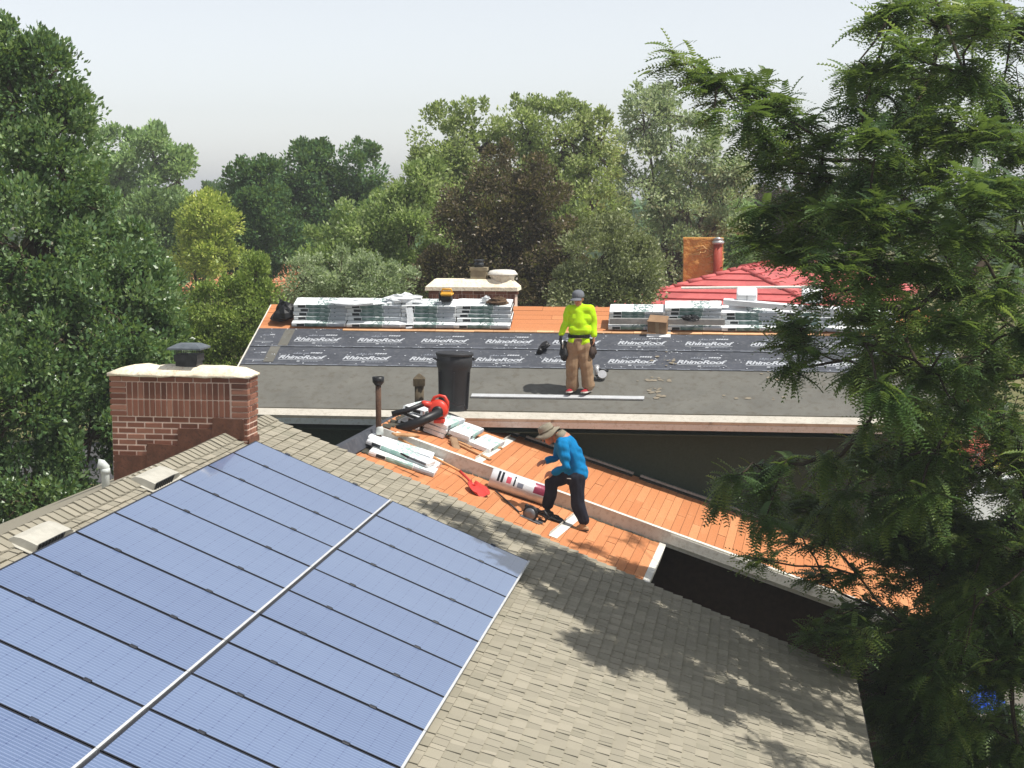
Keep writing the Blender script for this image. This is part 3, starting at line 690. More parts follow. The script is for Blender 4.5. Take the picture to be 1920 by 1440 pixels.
BM = [bundle_mesh(i, M_['wrap']) for i in range(4)]; BM2 = [bundle_mesh(i + 9, M_['wrap2']) for i in range(3)]; EM = end_mesh()
def bundle(M, label, group, pool=BM, ends=True):
    M = M @ Matrix.Diagonal((1, 1, .74, 1)); t = thing('shingle_bundle', M, label, 'shingle bundle', group); obj('wrap', random.choice(pool), None, t, M)
    if ends:
        for k in (0, 1): obj('open_end', EM, None, t, M @ RZ(180 * k))
    return t
SH = [0, .12, .16, .18, .195]
random.seed(21)
XA = loc(MY, 556, 600)[0]; XB = loc(MY, 1143, 605)[0]; YB0 = 2.40
ordn = ['bottom', 'second', 'third', 'fourth', 'top']; coln = ['beside the black bag', 'second from the black bag', 'third from the black bag', 'before the round chimney cap']
for c in range(4):
    for l in range(5):
        M = MY @ T(XA + .5 + c * 1.01 + random.uniform(-.015, .015), YB0 + SH[l] + random.uniform(-.01, .01), .026 + l * .0695) @ RZ(random.uniform(-1.2, 1.2)) @ RX(-2)
        bundle(M, 'green-printed white shingle bundle, %s of the stack %s' % (ordn[l], coln[c]), 'wrapped bundles along the main ridge')
coln2 = ['where the brown box leans', 'second from the brown box', 'third from the brown box', 'fourth from the brown box', 'fifth from the brown box']
for c in range(5):
    for l in range(4 if c != 1 else 5):
        M = MY @ T(XB + .5 + c * 1.01 + random.uniform(-.015, .015), YB0 + SH[l] + random.uniform(-.01, .01), .026 + l * .0695) @ RZ(random.uniform(-1.2, 1.2)) @ RX(-2)
        bundle(M, 'green-printed white shingle bundle, %s of the stack %s' % (ordn[l], coln2[c]), 'wrapped bundles along the main ridge')
# loose wrapped packs on top of the right-hand bundles
def on_y(px, py, dz): q = loc(MY, px, py, dz); return q
for px, py, dz, sx, lab in ((1400, 556, .36, .42, 'small white wrapped pack standing upright on the ridge bundles'), (1522, 553, .34, .45, 'white wrapped pack on green bundle near the locust branches')):
    q = loc(MY, px, py + 10, dz); M = MY @ T(q[0], q[1], dz)
    t = thing('wrapped_pack', M, lab, 'pack'); 
    obj('wrap', MB().bbox(-.18, .18, -.15, .15, 0, .22, .02), M_['whiteplastic'], t, M); obj('seam', MB().box(-.005, .005, -.155, -.148, .02, .2), M_['printdim'], t, M)
# long white trim lengths
def strip(a, b, wd, th, mat, label, lip=.03, cat='trim'):
    a = Vector(a); b = Vector(b); d = (b - a); L = d.length; x = d.normalized(); z = Vector((0, -.25, 1)); z = (z - x * z.dot(x)).normalized(); y = z.cross(x)
    M = frame(a, x, y, z); m = MB().box(0, L, -wd / 2, wd / 2, 0, th); m.box(0, L, -wd / 2 - th, -wd / 2, -lip, th)
    for k in range(1, 4): m.box(L * k / 4 - .004, L * k / 4 + .004, -wd / 2 - th - .002, wd / 2, th, th + .004)
    return tag(obj('trim_length', m, mat, None, M), label, cat, 'loose trim on the roofs')
def yp(px, py, dz): q = loc(MY, px, py, dz); return MY @ Vector((q[0], q[1], dz))
def mid(M, x, y, z): return M @ Vector((x, y, z))
xb = loc(MY, 1357, 570, .42)[0]; xe = loc(MY, 1640, 602, .36)[0]
strip(mid(MY, xb, 2.62, .47), mid(MY, xe, 2.22, .44), .10, .004, M_['whiteplastic'], 'long bright white trim length lying aslant across the wrapped bundles', .09)
strip(mid(MY, loc(MY, 1277, 550, .5)[0], 2.9, .56), mid(MY, loc(MY, 1545, 545, .5)[0], 2.95, .58), .06, .003, M_['white_paint'], 'thin white trim length along the top of the ridge bundles', .025)
strip(mid(MY, XB + .02, 2.30, .225), mid(MY, XB + 2.06, 2.30, .225), .06, .004, M_['alu'], 'short grey metal trim length against the front of the bundles', .10)
q0 = loc(MY, 884, 741); q1 = loc(MY, 1208, 746)
strip(mid(MY, q0[0], q0[1], .004), mid(MY, q1[0], q1[1], .004), .13, .003, M_['trim'], 'long pale metal drip edge lying on the plain grey membrane', .02)
# crumpled white plastic
def crumple(name, M, rx, ry, rz, mat, label, cat, seed, n=16, k=10, group=None, flatb=True):
    rg = np.random.default_rng(seed); v = []; f = []
    ph = rg.uniform(0, 6.28, 12); fr = rg.integers(2, 7, 12)
    for i in range(k + 1):
        a = math.pi * i / k
        for j in range(n):
            b = 2 * math.pi * j / n
            r = 1 + .16 * math.sin(fr[0] * b + ph[0] + a * 2) + .12 * math.sin(fr[1] * a * 2 + ph[1] + b) + .10 * math.sin(fr[2] * b + fr[3] * a + ph[2]) + rg.uniform(-.07, .07)
            z = math.cos(a) * rz * r
            v.append((math.sin(a) * math.cos(b) * rx * r, math.sin(a) * math.sin(b) * ry * r, max(z, -.02) if flatb else z))
    for i in range(k):
        for j in range(n): f.append((i * n + j, (i + 1) * n + j, (i + 1) * n + (j + 1) % n, i * n + (j + 1) % n))
    return tag(obj(name, MB().add(v, f), mat, None, M), label, cat, group)
def surf(M, px, py, dz=0): q = loc(M, px, py, dz); return M @ T(q[0], q[1], dz)
crumple('plastic_wrapping', surf(MY, 758, 562, .42), .34, .12, .10, M_['whiteplastic'], 'crumpled white plastic wrapping heaped on the bundles before the chimney', 'wrapping', 3)
crumple('plastic_wrapping', surf(MY, 665, 568, .42), .5, .10, .05, M_['whiteplastic'], 'flat torn white plastic wrapping draped over bundles near the black bag', 'wrapping', 8)
sash = MB()
for i in range(7): pass
pts = [(XA + 2.17 + .02 * math.sin(i), YB0 - .19 + i * .055, .03 + i * .078) for i in range(6)]
sv = []
for p in pts: sv += [(p[0] - .06, p[1] - .008, p[2]), (p[0] + .06, p[1] - .008, p[2] + .01), (p[0] + .06, p[1] + .006, p[2] + .01), (p[0] - .06, p[1] + .006, p[2])]
sash.add(sv, [(i * 4 + a, i * 4 + (a + 1) % 4, i * 4 + 4 + (a + 1) % 4, i * 4 + 4 + a) for i in range(5) for a in range(4)] + [(3, 2, 1, 0), (20, 21, 22, 23)])
tag(obj('plastic_band', sash, M_['whiteplastic'], None, MY), 'white plastic band hanging down the front of the stacked bundles', 'wrapping')
crumple('paper_scrap', surf(MY, 912, 564, .41), .08, .05, .09, M_['whiteplastic'], 'small white paper scrap on the bundles before the round chimney cap', 'scrap', 14)
crumple('rag', surf(MY, 933, 566, .41), .17, .10, .09, vary('brown_rag', S(78, 62, 50), S(112, 92, 74), 9, .9, .1), 'dull brown rag on the bundles in front of the brick chimney', 'rag', 15)
crumple('glove', surf(MY, 1294, 597, .26), .14, .09, .06, M_['black'], 'black work glove dropped on the bundles above the brown box', 'glove', 17)
# folded black bag at the left rake
bgm = MB(); random.seed(4)
hp = [(0, 0), (.32, .02), (.46, .10), (.44, .26), (.30, .34), (.18, .44), (.06, .36), (-.06, .14)]
crumple('plastic_bag', surf(MY, 533, 606) @ T(0, .12, .10), .24, .20, .24, M_['black'], 'crumpled black plastic bag at the corner of the felted roof', 'bag', 33, 14, 9)
# battery charger
def charger():
    M = surf(MY, 838, 566, .41) @ RX(-18); t = thing('battery_charger', M, 'yellow and black cordless tool standing on the bundles by the chimney', 'power tool'); yl = flat('tool_yellow', S(214, 158, 40), .45, .4)
    obj('base', MB().bbox(-.10, .10, -.08, .08, 0, .11, .02), M_['black'], t, M); obj('housing', MB().bbox(-.12, .12, -.09, .09, .111, .18, .03), yl, t, M); obj('handle', MB().tube([(-.1, 0, .17), (-.08, 0, .23), (.08, 0, .23), (.1, 0, .17)], .018, 8), yl, t, M)
    obj('bumper', MB().bbox(-.14, -.105, -.07, .07, .02, .17, .01), M_['black'], t, M)
charger()
# cardboard box on a white tray
M = surf(MY, 1234, 622) @ RZ(-8)
t = thing('cardboard_box', M, 'small brown cardboard box leaning at the front of the ridge bundles', 'box')
obj('side', MB().bbox(-.17, .17, -.11, .14, .012, .26, .006), M_['card'], t, M); obj('flap', MB().box(-.175, .175, -.16, -.11, .245, .255), M_['card'], t, M @ RX(-4)); obj('tape', MB().box(-.03, .03, -.114, -.1105, .02, .255), vary('box_tape', S(150, 124, 96), S(164, 140, 110), 5, .3, .5), t, M)
M2 = surf(MY, 1236, 628); tag(obj('tray', MB().bbox(-.22, .2, -.10, .26, .004, .014, .003), M_['whiteplastic'], None, M2), 'flat white sheet under the brown cardboard box', 'sheet')
# nail guns
def nailgun(M, label, silver):
    t = thing('nail_gun', M, label, 'nail gun'); al = flat('bare_metal', S(190, 190, 192), .3, .5, .5)
    obj('body', MB().tube([(0, 0, .02), (0, 0, .12), (0, 0, .2)], [.035, .045, .05], 12), al if silver else M_['black'], t, M)
    obj('handle', MB().tube([(.03, 0, .13), (.12, 0, .12), (.2, 0, .1)], [.025, .02, .022], 10), M_['black'], t, M)
    obj('magazine', MB().lathe([(.075, -.04), (.08, 0), (.075, .04)], 16, 0, T(.09, 0, .03) @ RX(90)), al if silver else M_['black'], t, M); obj('nose', MB().box(-.015, .015, -.012, .012, -.05, .02), M_['dark_metal'], t, M)
def level(M): return T(*M.col[3][:3])
P = surf(MY, 1119, 706, .05); nailgun(level(P) @ T(0, .0, .0) @ RX(-30), 'coil nail gun with shiny round magazine behind the roofer in yellow', True)
P = surf(MY, 1014, 650, .045); nailgun(P @ RX(92) @ RZ(30), 'black nail gun lying flat on the lettered dark underlayment', False)

# ------------------------------------------------------------------ clutter on the orange roof
random.seed(31)
MOl = lambda x, y, z=0: MO @ T(x, y, z)
qs = loc(MO, 800, 800); 
cols = [(-3.48, 4, -1.98), (-3.10, 3, -1.90), (-2.72, 2, -1.80), (-2.36, 1, -1.78)]
cn_ = ['column under the red blower', 'second column from the blower', 'third column from the blower', 'lone lowest column']
for c, (x, n_, y) in enumerate(cols):
    for l in range(n_):
        M = MO @ T(x + random.uniform(-.03, .03), y + random.uniform(-.06, .06), .012 + l * .073) @ RZ(90 + random.uniform(-8, 8)) @ RX(random.uniform(-2, 2))
        bundle(M, 'white shingle bundle in the stepped pile, %s, %s' % (cn_[c], ['bottom layer', 'second layer', 'third layer', 'top layer'][l]), 'stepped pile on the orange roof', BM2, c == 0)
qb = loc(MOB, 757, 862)
for i, (ox, oy, l, rz) in enumerate(((-.02, .40, 0, 3), (.0, .05, 0, -2), (.06, -.30, 0, 4), (-.14, .22, 1, 9), (-.05, -.13, 1, -6))):
    M = MOB @ T(qb[0] + ox, qb[1] + oy, .006 + l * .074 + .002 * i) @ RZ(rz) @ RX(random.uniform(-1, 1))
    nm = ['bottom, nearest the barge', 'bottom, middle', 'bottom, nearest the tan shingles', 'upper, nearest the ridge pipe', 'upper, under the dark blade'][i]
    bundle(M, 'flat white shingle bundle in the low pile, ' + nm, 'low pile beside the shovel', BM2, False)
# trash can
def trash_can(M):
    t = thing('trash_can', M, 'tall black round plastic trash can behind the red leaf blower', 'trash can'); h = .92
    n = 22; m = MB().lathe([(.22, 0), (.225, .02), (.262, h * .72), (.268, h * .74), (.285, h * .78), (.288, h), (.275, h), (.262, h * .9), (.25, h * .72), (.2, .04)], n); obj('body', m, M_['canplastic'], t, M)
    obj('rim', MB().lathe([(.289, h - .035), (.304, h - .03), (.306, h), (.29, h + .012), (.276, h + .005)], n), M_['canplastic'], t, M)
    for s in (-1, 1): obj('handle', MB().tube([(s * .285, -.08, h - .10), (s * .33, -.06, h - .09), (s * .33, .06, h - .09), (s * .285, .08, h - .10)], .014, 8), M_['canplastic'], t, M)
    for a in range(6): obj('rib', MB().box(.235, .262, -.012, .012, .05, h * .70), M_['canplastic'], t, M @ RZ(a * 60 + 20) @ RY(2.4))
M_['canplastic'] = vary('dusty_black_plastic', S(30, 31, 34), S(46, 47, 50), 3, .55, .35)
P = at(850, 769, 26.6); trash_can(T(*P) @ RZ(12) @ RY(1.5))
# leaf blower
def blower():
    red = flat('blower_red', S(206, 58, 40), .4, .45); P = at(822, 768, 25.6); M = T(*P) @ RZ(-6)
    t = thing('leaf_blower', M, 'red leaf blower with two black tubes lying on the wrapped bundles', 'leaf blower')
    obj('fan_housing', MB().lathe([(.05, -.09), (.13, -.085), (.155, -.06), (.155, .05), (.12, .09), (.04, .095)], 18, 0, RX(78) @ RY(0)), red, t, M)
    obj('intake', MB().lathe([(.085, 0), (.09, .012), (.04, .02)], 16, 0, T(.0, -.10, -.02) @ RX(90)), M_['black'], t, M)
    obj('handle', MB().tube([(-.10, 0, .12), (-.06, 0, .19), (.02, 0, .22), (.10, 0, .20), (.14, 0, .12), (.14, 0, .02)], [.025, .025, .022, .025, .03, .03], 10), red, t, M)
    obj('nozzle', MB().tube([(-.10, -.02, .06), (-.22, -.03, .10), (-.24, -.03, .09)], [.06, .045, .05], 12), red, t, M)
    obj('blower_tube', MB().tube([(-.22, -.03, .095), (-.45, -.10, .0), (-.70, -.16, -.06)], [.042, .04, .047], 12), M_['black'], t, M)
    obj('motor', MB().bbox(-.08, .12, .02, .16, -.14, .1, .03), M_['black'], t, M); obj('cord', MB().tube([(.2, .02, .10), (.32, .0, .06), (.40, -.05, .10), (.44, -.05, .0)], .009, 6), M_['black'], t, M)
    obj('base_foot', MB().bbox(-.06, .10, -.10, .06, -.2, -.14, .01), red, t, M)
    M2 = T(*at(775, 795, 25.4)); tag(obj('vacuum_tube', MB().tube([(.42, .12, .17), (.1, .02, .03), (-.24, -.05, -.09)], [.07, .075, .082], 14), M_['black'], None, M2), 'fat black blower tube lying across the lower ridge', 'tube')
blower()
# shovel
def shovel():
    a = MOB @ Vector((*loc(MOB, 742, 838), .14)); b = MOB @ Vector((*loc(MOB, 862, 893), .07)); c = MOB @ Vector((*loc(MOB, 900, 930), .03))
    M = T(*a); t = thing('shovel', M, 'shovel with wooden handle and red plastic blade on the orange boards', 'shovel'); wd = flat('ash_handle', S(206, 150, 98), .6, .3); rd = flat('red_plastic', S(196, 60, 52), .45, .4)
    b2 = b - a; c2 = c - a; obj('shaft', MB().tube([(0, 0, 0), b2], .018, 10), wd, t, M)
    s_ = b2 + (c2 - b2) * .35; s_.z += .01; obj('socket', MB().tube([b2 * .985, b2 + (c2 - b2) * .16, s_, c2 + (b2 - c2) * .35], [.022, .02, .018, .03], 10), rd, t, M)
    d = (c2 - b2).normalized(); n = Vector(nO); sd = d.cross(n).normalized(); v = []; f = []
    o = c2 + (b2 - c2) * .42; prof = [(0, .03), (.06, .10), (.16, .155), (.28, .165), (.36, .14), (.40, .08)]
    for i, (s, w_) in enumerate(prof):
        for j in range(7):
            q = (j - 3) / 3; v.append(o + d * s + sd * (w_ * q) + n * (.055 * q * q + .02 * math.sin(i) - .012 + .03 * (i == 0)))
    for i in range(5):
        for j in range(6): f.append((i * 7 + j, i * 7 + j + 1, i * 7 + 8 + j, i * 7 + 7 + j))
    nb = len(v); v += [p - n * .006 for p in v]; f2 = f + [tuple(nb + k for k in q[::-1]) for q in f]
    rim = [i for i in range(7)] + [7 * i + 6 for i in range(1, 6)] + [35 + i for i in range(5, -1, -1)] + [7 * i for i in range(4, 0, -1)]
    f2 += [(rim[i], nb + rim[i], nb + rim[(i + 1) % len(rim)], rim[(i + 1) % len(rim)]) for i in range(len(rim))]
    obj('blade', MB().add(v, f2, 0, None, True), rd, t, M)
shovel()
# roll of underlayment
def roll():
    q0 = loc(MOB, 914, 912); q1 = loc(MOB, 1021, 948); a = MOB @ Vector((q0[0], q0[1], .155)); b = MOB @ Vector((q1[0], q1[1], .155)); x = (b - a).normalized(); L = (b - a).length
    z = Vector(nO); z = (z - x * z.dot(x)).normalized(); y = z.cross(x); M = frame(a, x, y, z)
    tm = NT('printed_roll_wrap'); X, Y_, Z_ = tm.xyz(tm.co()); ang = tm.math('ARCTAN2', Z_, Y_)
    base = tm.ramp(tm.noise(5, 3, .6), [(.3, S(196, 198, 202)), (.7, S(226, 228, 230))])
    def rect(x0, x1, a0, a1): return tm.math('MULTIPLY', tm.math('MULTIPLY', tm.math('GREATER_THAN', X, x0), tm.math('LESS_THAN', X, x1)), tm.math('MULTIPLY', tm.math('GREATER_THAN', ang, a0), tm.math('LESS_THAN', ang, a1)))
    for (x0, x1, a0, a1, c) in ((.10, .135, 1.9, 3.1, S(30, 32, 40)), (.155, .19, 1.9, 3.1, S(30, 32, 40)), (.24, .31, 2.3, 3.0, S(206, 84, 100)), (.35, .375, 2.0, 3.1, S(40, 42, 50)), (.41, .50, 2.6, 3.1, S(120, 124, 136)), (.66, .84, 1.9, 3.1, S(140, 54, 78))):
        base = tm.mix(rect(x0, x1, a0, a1), base, c)
    tm.bump(tm.noise(14, 3, .6), .4, .01); rm = tm.fin(base, .3, .5, .15)
    t = thing('underlayment_roll', M, 'white roll of underlayment with red and black print by the roofer in blue', 'roll')
    n = 28; obj('wrap', MB().tube([(0, 0, 0), (.01, 0, 0), (L - .01, 0, 0), (L, 0, 0)], [.142, .15, .15, .142], n, 0), rm, t, M)
    obj('core', MB().tube([(L - .01, 0, 0), (L + .012, 0, 0)], [.045, .045], 14), M_['card'], t, M); obj('end_face', MB().lathe([(.138, 0), (.138, .004), (.06, .006)], 24, 0, T(L, 0, 0) @ RY(90)), M_['card'], t, M)
roll()
# circular saw with a wooden-handled bar before it
def saw():
    q = loc(MOB, 996, 975); M = MOB @ T(q[0], q[1], .005) @ RZ(-14)
    t = thing('circular_saw', M, 'black circular saw lying at the feet of the roofer in blue', 'circular saw'); gm = flat('saw_grey', S(120, 122, 126), .4, .5, .5)
    obj('base_plate', MB().bbox(-.16, .16, -.08, .08, 0, .012, .004), gm, t, M)
    obj('blade_guard', MB().lathe([(.02, -.02), (.11, -.02), (.115, 0), (.11, .02), (.02, .02)], 20, 0, T(-.03, -.03, .09) @ RX(90)), M_['black'], t, M); obj('blade', MB().lathe([(.02, -.003), (.088, -.003), (.088, .003), (.02, .003)], 24, 0, T(-.03, -.056, .075) @ RX(90)), gm, t, M)
    obj('motor', MB().tube([(-.02, 0, .1), (-.02, .16, .1)], [.06, .055], 14), M_['black'], t, M); obj('rear_handle', MB().tube([(.05, 0, .13), (.14, 0, .19), (.22, 0, .14), (.20, 0, .05), (.1, 0, .05)], .02, 8), M_['black'], t, M)
    obj('front_knob', MB().ball((-.14, .02, .15), .028, .028, .035), M_['black'], t, M)
    a = MOB @ Vector((*loc(MOB, 928, 924), .03)); b = MOB @ Vector((*loc(MOB, 972, 962), .02)); Mb = T(*a)
    t2 = thing('pry_bar', Mb, 'thin dark pry bar beside the circular saw on the orange boards', 'pry bar'); obj('shaft', MB().tube([(0, 0, 0), b - a], .013, 8), M_['dark_metal'], t2, Mb); d = b - a; obj('claw', MB().tube([d, d * 1.06 + Vector((0, 0, .02)), d * 1.1 + Vector((.02, -.01, .05))], [.013, .018, .008], 8, flat=.5), M_['dark_metal'], t2, Mb)
    crumple('cable_coil', MOB @ T(*loc(MOB, 1038, 976), .02), .16, .09, .06, M_['black'], 'tangled black power cable behind the circular saw', 'cable', 61)
saw()
# pale trim strips laid down the boards
def ostrip(Mf, p0, p1, wd, label):
    a = Vector((*loc(Mf, *p0), .008)); b = Vector((*loc(Mf, *p1), .008)); d = (b - a); L = d.length; x = d.normalized(); M = Mf @ frame(a, x, Vector((0, 0, 1)).cross(x), (0, 0, 1))
    m = MB().box(0, L, -wd / 2, wd / 2, 0, .003); m.box(0, L, wd / 2, wd / 2 + .003, 0, .05); tag(obj('trim_length', m, M_['cream_paint'], None, M), label, 'trim', 'loose trim on the roofs')
ostrip(MO, (896, 866), (962, 822), .11, 'short cream metal trim beside the stepped pile of bundles')
ostrip(MOB, (1036, 1008), (1084, 968), .12, 'short cream metal trim under the boot of the roofer in blue')
# wood offcuts, scraps and torn felt around the ridge
wood = vary('weathered_offcut', S(150, 112, 80), S(190, 148, 108), 9, .85, .15)
random.seed(77)
for px, py, L, wd, rz, Mf, lab in ((760, 818, .55, .10, 62, MO, 'tan wooden offcut on the lower ridge below the fat black tube'), (850, 826, .7, .09, -24, MO, 'brown board offcut along the pale barge, below the black bundle ends'), (880, 846, .8, .08, -22, MO, 'narrow brown board offcut close to the short cream trim'),
                                   (915, 838, .5, .07, 40, MO, 'dark wooden offcut in front of the lowest stepped bundle'), (725, 829, .30, .05, 20, MOB, 'light wooden handle scrap above the low bundle pile')):
    q = loc(Mf, px, py); tag(obj('wood_offcut', MB().bbox(-L / 2, L / 2, -wd / 2, wd / 2, .002, .03, .004), wood, None, Mf @ T(q[0], q[1], .006) @ RZ(rz)), lab, 'offcut', 'wood offcuts')
q = loc(MO, 856, 826, .1); M = MO @ T(q[0], q[1], .02) @ RZ(35) @ RX(24); tag(obj('cardboard_scrap', MB().bbox(-.07, .07, -.17, .17, 0, .03, .02), M_['card'], None, M), 'rounded tan cardboard scrap leaning on the stepped bundles', 'scrap')
q = loc(MOB, 728, 829); gp = flat('green_grip', S(120, 190, 70), .5, .4); M = MOB @ T(q[0] + .05, q[1], .04); t = thing('paint_scraper', M, 'small scraper with bright green grip above the low bundle pile', 'scraper'); obj('grip', MB().tube([(0, 0, 0), (.12, .03, 0)], [.018, .022], 8), gp, t, M); obj('blade', MB().box(-.12, -.005, -.03, .03, -.003, .003), M_['alu'], t, M)
q = loc(MOB, 764, 872, .1); M = MOB @ T(q[0], q[1], .205) @ RZ(-12); t = thing('flat_bar', M, 'dark flat blade tool lying on the low white bundles', 'hand tool'); obj('blade', MB().bbox(-.02, .26, -.03, .03, 0, .012, .003), M_['dark_metal'], t, M); obj('handle', MB().tube([(-.02, 0, .006), (-.16, .01, .012)], [.018, .014], 8), M_['black'], t, M)
crumple('white_bag', MOB @ T(*loc(MOB, 757, 828), .03), .14, .12, .12, M_['whiteplastic'], 'small white plastic bag against the end of the pale barge', 'bag', 71)
# torn old felt: ragged dark shreds along the barge foot and the lower ridge
tf = MB(); random.seed(15)
for i in range(150):
    x = random.uniform(OR + .5, BE - .05); y = AN - .055 - abs(random.gauss(0, .022)); L = random.uniform(.02, .14); tf.add([(x, y, .004), (x + L, y - random.uniform(.0, .02), .006), (x + L * .9, y + .02, .02), (x, y + .024, .012)], [(0, 1, 2, 3)])
for i in range(60):
    x = OR + .05 + abs(random.gauss(0, .10)); y = random.uniform(-4.3, -1.6); L = random.uniform(.05, .22); z = .01 + (OST if y > AN else 0); tf.add([(x, y, z), (x + L * .6, y + .01, z + .01), (x + L * .5, y + L, z + .02), (x - .04, y + L * .8, z + .012)], [(0, 1, 2, 3)])
tag(obj('torn_felt', tf, M_['shingle_under'], hs2, MOB), kind='stuff')
# ------------------------------------------------------------------ the two roofers
def fuse(name, mb, voxel, mat, parent, M, smooth=3, noise=0.0, nscale=9.0, seed=0):
    me = mb.mesh(name + '_src', mat); o = bpy.data.objects.new(name + '_src', me); COL.objects.link(o)
    r = o.modifiers.new('r', 'REMESH'); r.mode = 'VOXEL'; r.voxel_size = voxel; r.use_smooth_shade = True
    s = o.modifiers.new('s', 'SMOOTH'); s.iterations = smooth; s.factor = .5
    bpy.context.view_layer.update(); dg = bpy.context.evaluated_depsgraph_get(); m2 = bpy.data.meshes.new_from_object(o.evaluated_get(dg)); bpy.data.objects.remove(o); m2.name = name
    n = len(m2.vertices); co = np.empty(n * 3, np.float32); m2.vertices.foreach_get('co', co); co = co.reshape(-1, 3)
    if noise:
        nn = np.empty(n * 3, np.float32); m2.vertices.foreach_get('normal', nn); nn = nn.reshape(-1, 3); rg = np.random.default_rng(seed); d = np.zeros(n)
        for k in range(7):
            w_ = rg.normal(0, 1, 3); w_ /= np.linalg.norm(w_); d += np.sin(co @ w_ * nscale * rg.uniform(2, 7) + rg.uniform(0, 6)) * rg.uniform(.4, 1)
        d = np.where(d > 0, d ** .8 if False else np.abs(d) ** .7, -np.abs(d) ** 1.2)
        co += nn * (d * noise / 3)[:, None]; m2.vertices.foreach_set('co', co.ravel())
    m2.materials.clear(); m2.materials.append(mat); m2.polygons.foreach_set('use_smooth', np.ones(len(m2.polygons), bool)); m2.update()
    return place(bpy.data.objects.new(name, m2), parent, M)
def caps(mb, pts, rs, flat=1.0, n=12, up=None):       # tapered limb with rounded ends
    pts = [Vector(p) for p in pts]; P = []; R_ = []
    d = (pts[1] - pts[0]).normalized()
    for a in (0.05, .45, .8): P.append(pts[0] - d * rs[0] * math.cos(a * math.pi / 2)); R_.append(rs[0] * math.sin(a * math.pi / 2))
    P += pts; R_ += list(rs); d = (pts[-1] - pts[-2]).normalized()
    for a in (.8, .45, .05): P.append(pts[-1] + d * rs[-1] * math.cos(a * math.pi / 2)); R_.append(rs[-1] * math.sin(a * math.pi / 2))
    return mb.tube(P, R_, n, flat=flat, up=up)
def hand(mb, wrist, palm_dir, finger_dir, side, sc=1.0, curl=.5):
    w_ = Vector(wrist); d = Vector(palm_dir).normalized(); s = Vector(side).normalized(); s = (s - d * s.dot(d)).normalized(); nrm = d.cross(s)
    k = w_ + d * .085 * sc
    mb.tube([w_ - d * .01, w_ + d * .02 * sc, w_ + d * .06 * sc, k], [.026 * sc, .034 * sc, .042 * sc, .038 * sc], 12, flat=.55, up=nrm)
    fd = Vector(finger_dir).normalized()
    for i, L in enumerate((.068, .078, .074, .058)):
        o = k - d * .012 + s * ((i - 1.5) * .0205 * sc); a = (d * (1 - curl * .3) + fd * curl * .5 + s * (i - 1.5) * .06).normalized(); b = (d * (1 - curl) + fd * curl).normalized(); c = (d * (.6 - curl) + fd * (curl + .2)).normalized()
        p1 = o + a * L * .45 * sc; p2 = p1 + b * L * .33 * sc; p3 = p2 + c * L * .25 * sc
        caps(mb, [o, p1, p2, p3], [.0105 * sc, .010 * sc, .009 * sc, .0078 * sc], n=8)
    o = w_ + d * .03 * sc - s * .032 * sc; p1 = o + (d * .6 - s * .8 + fd * .2).normalized() * .036 * sc; p2 = p1 + (d * .9 - s * .15 + fd * .3).normalized() * .034 * sc
    caps(mb, [w_ + d * .015, o, p1, p2], [.016 * sc, .014 * sc, .011 * sc, .009 * sc], n=8)
def head(mb, c, f, up, s=1.0):     # c centre of the skull, f facing, up
    c = Vector(c); f = Vector(f).normalized(); u = Vector(up); u = (u - f * u.dot(f)).normalized(); r = f.cross(u)
    def P(a, b, d_): return c + f * (a * s) + u * (b * s) + r * (d_ * s)
    MM = frame(c, f, r, u)
    mb.ball((0, 0, .02 * s), .098 * s, .078 * s, .105 * s, 16, 12, 0, MM); mb.ball((.02 * s, 0, -.05 * s), .07 * s, .062 * s, .075 * s, 14, 10, 0, MM); mb.ball((.05 * s, 0, -.098 * s), .032 * s, .036 * s, .026 * s, 12, 8, 0, MM)
    caps(mb, [P(.09, .015, 0), P(.108, -.018, 0), P(.115, -.032, 0)], [.010 * s, .013 * s, .015 * s], n=8)
    mb.ball((.088 * s, 0, .026 * s), .018 * s, .05 * s, .012 * s, 12, 6, 0, MM); mb.ball((.088 * s, 0, -.067 * s), .012 * s, .024 * s, .006 * s, 12, 6, 0, MM); mb.ball((.086 * s, 0, -.078 * s), .012 * s, .022 * s, .007 * s, 12, 6, 0, MM)
    for sd in (-1, 1): mb.ball((-.005 * s, sd * .080 * s, -.005 * s), .020 * s, .010 * s, .032 * s, 10, 8, 0, MM)
    return MM
def face(MM, parent, s=1.0):
    for sd in (-1, 1):
        obj('eye', MB().ball((.087 * s, sd * .030 * s, .004 * s), .010 * s, .013 * s, .007 * s, 8, 6), M_['eye'], parent, MM)
M_['skin'] = vary('skin', S(172, 118, 94), S(190, 134, 108), 12, .55, .35); M_['eye'] = flat('eye_dark', S(36, 26, 22), .3, .5)
M_['hair'] = flat('dark_hair', S(38, 32, 30), .7, .3)
def cloth(name, a, b, rough=.85, bump=.25):
    return vary(name, a, b, 7, rough, .15, bump=bump, bscale=30, bd=.008)
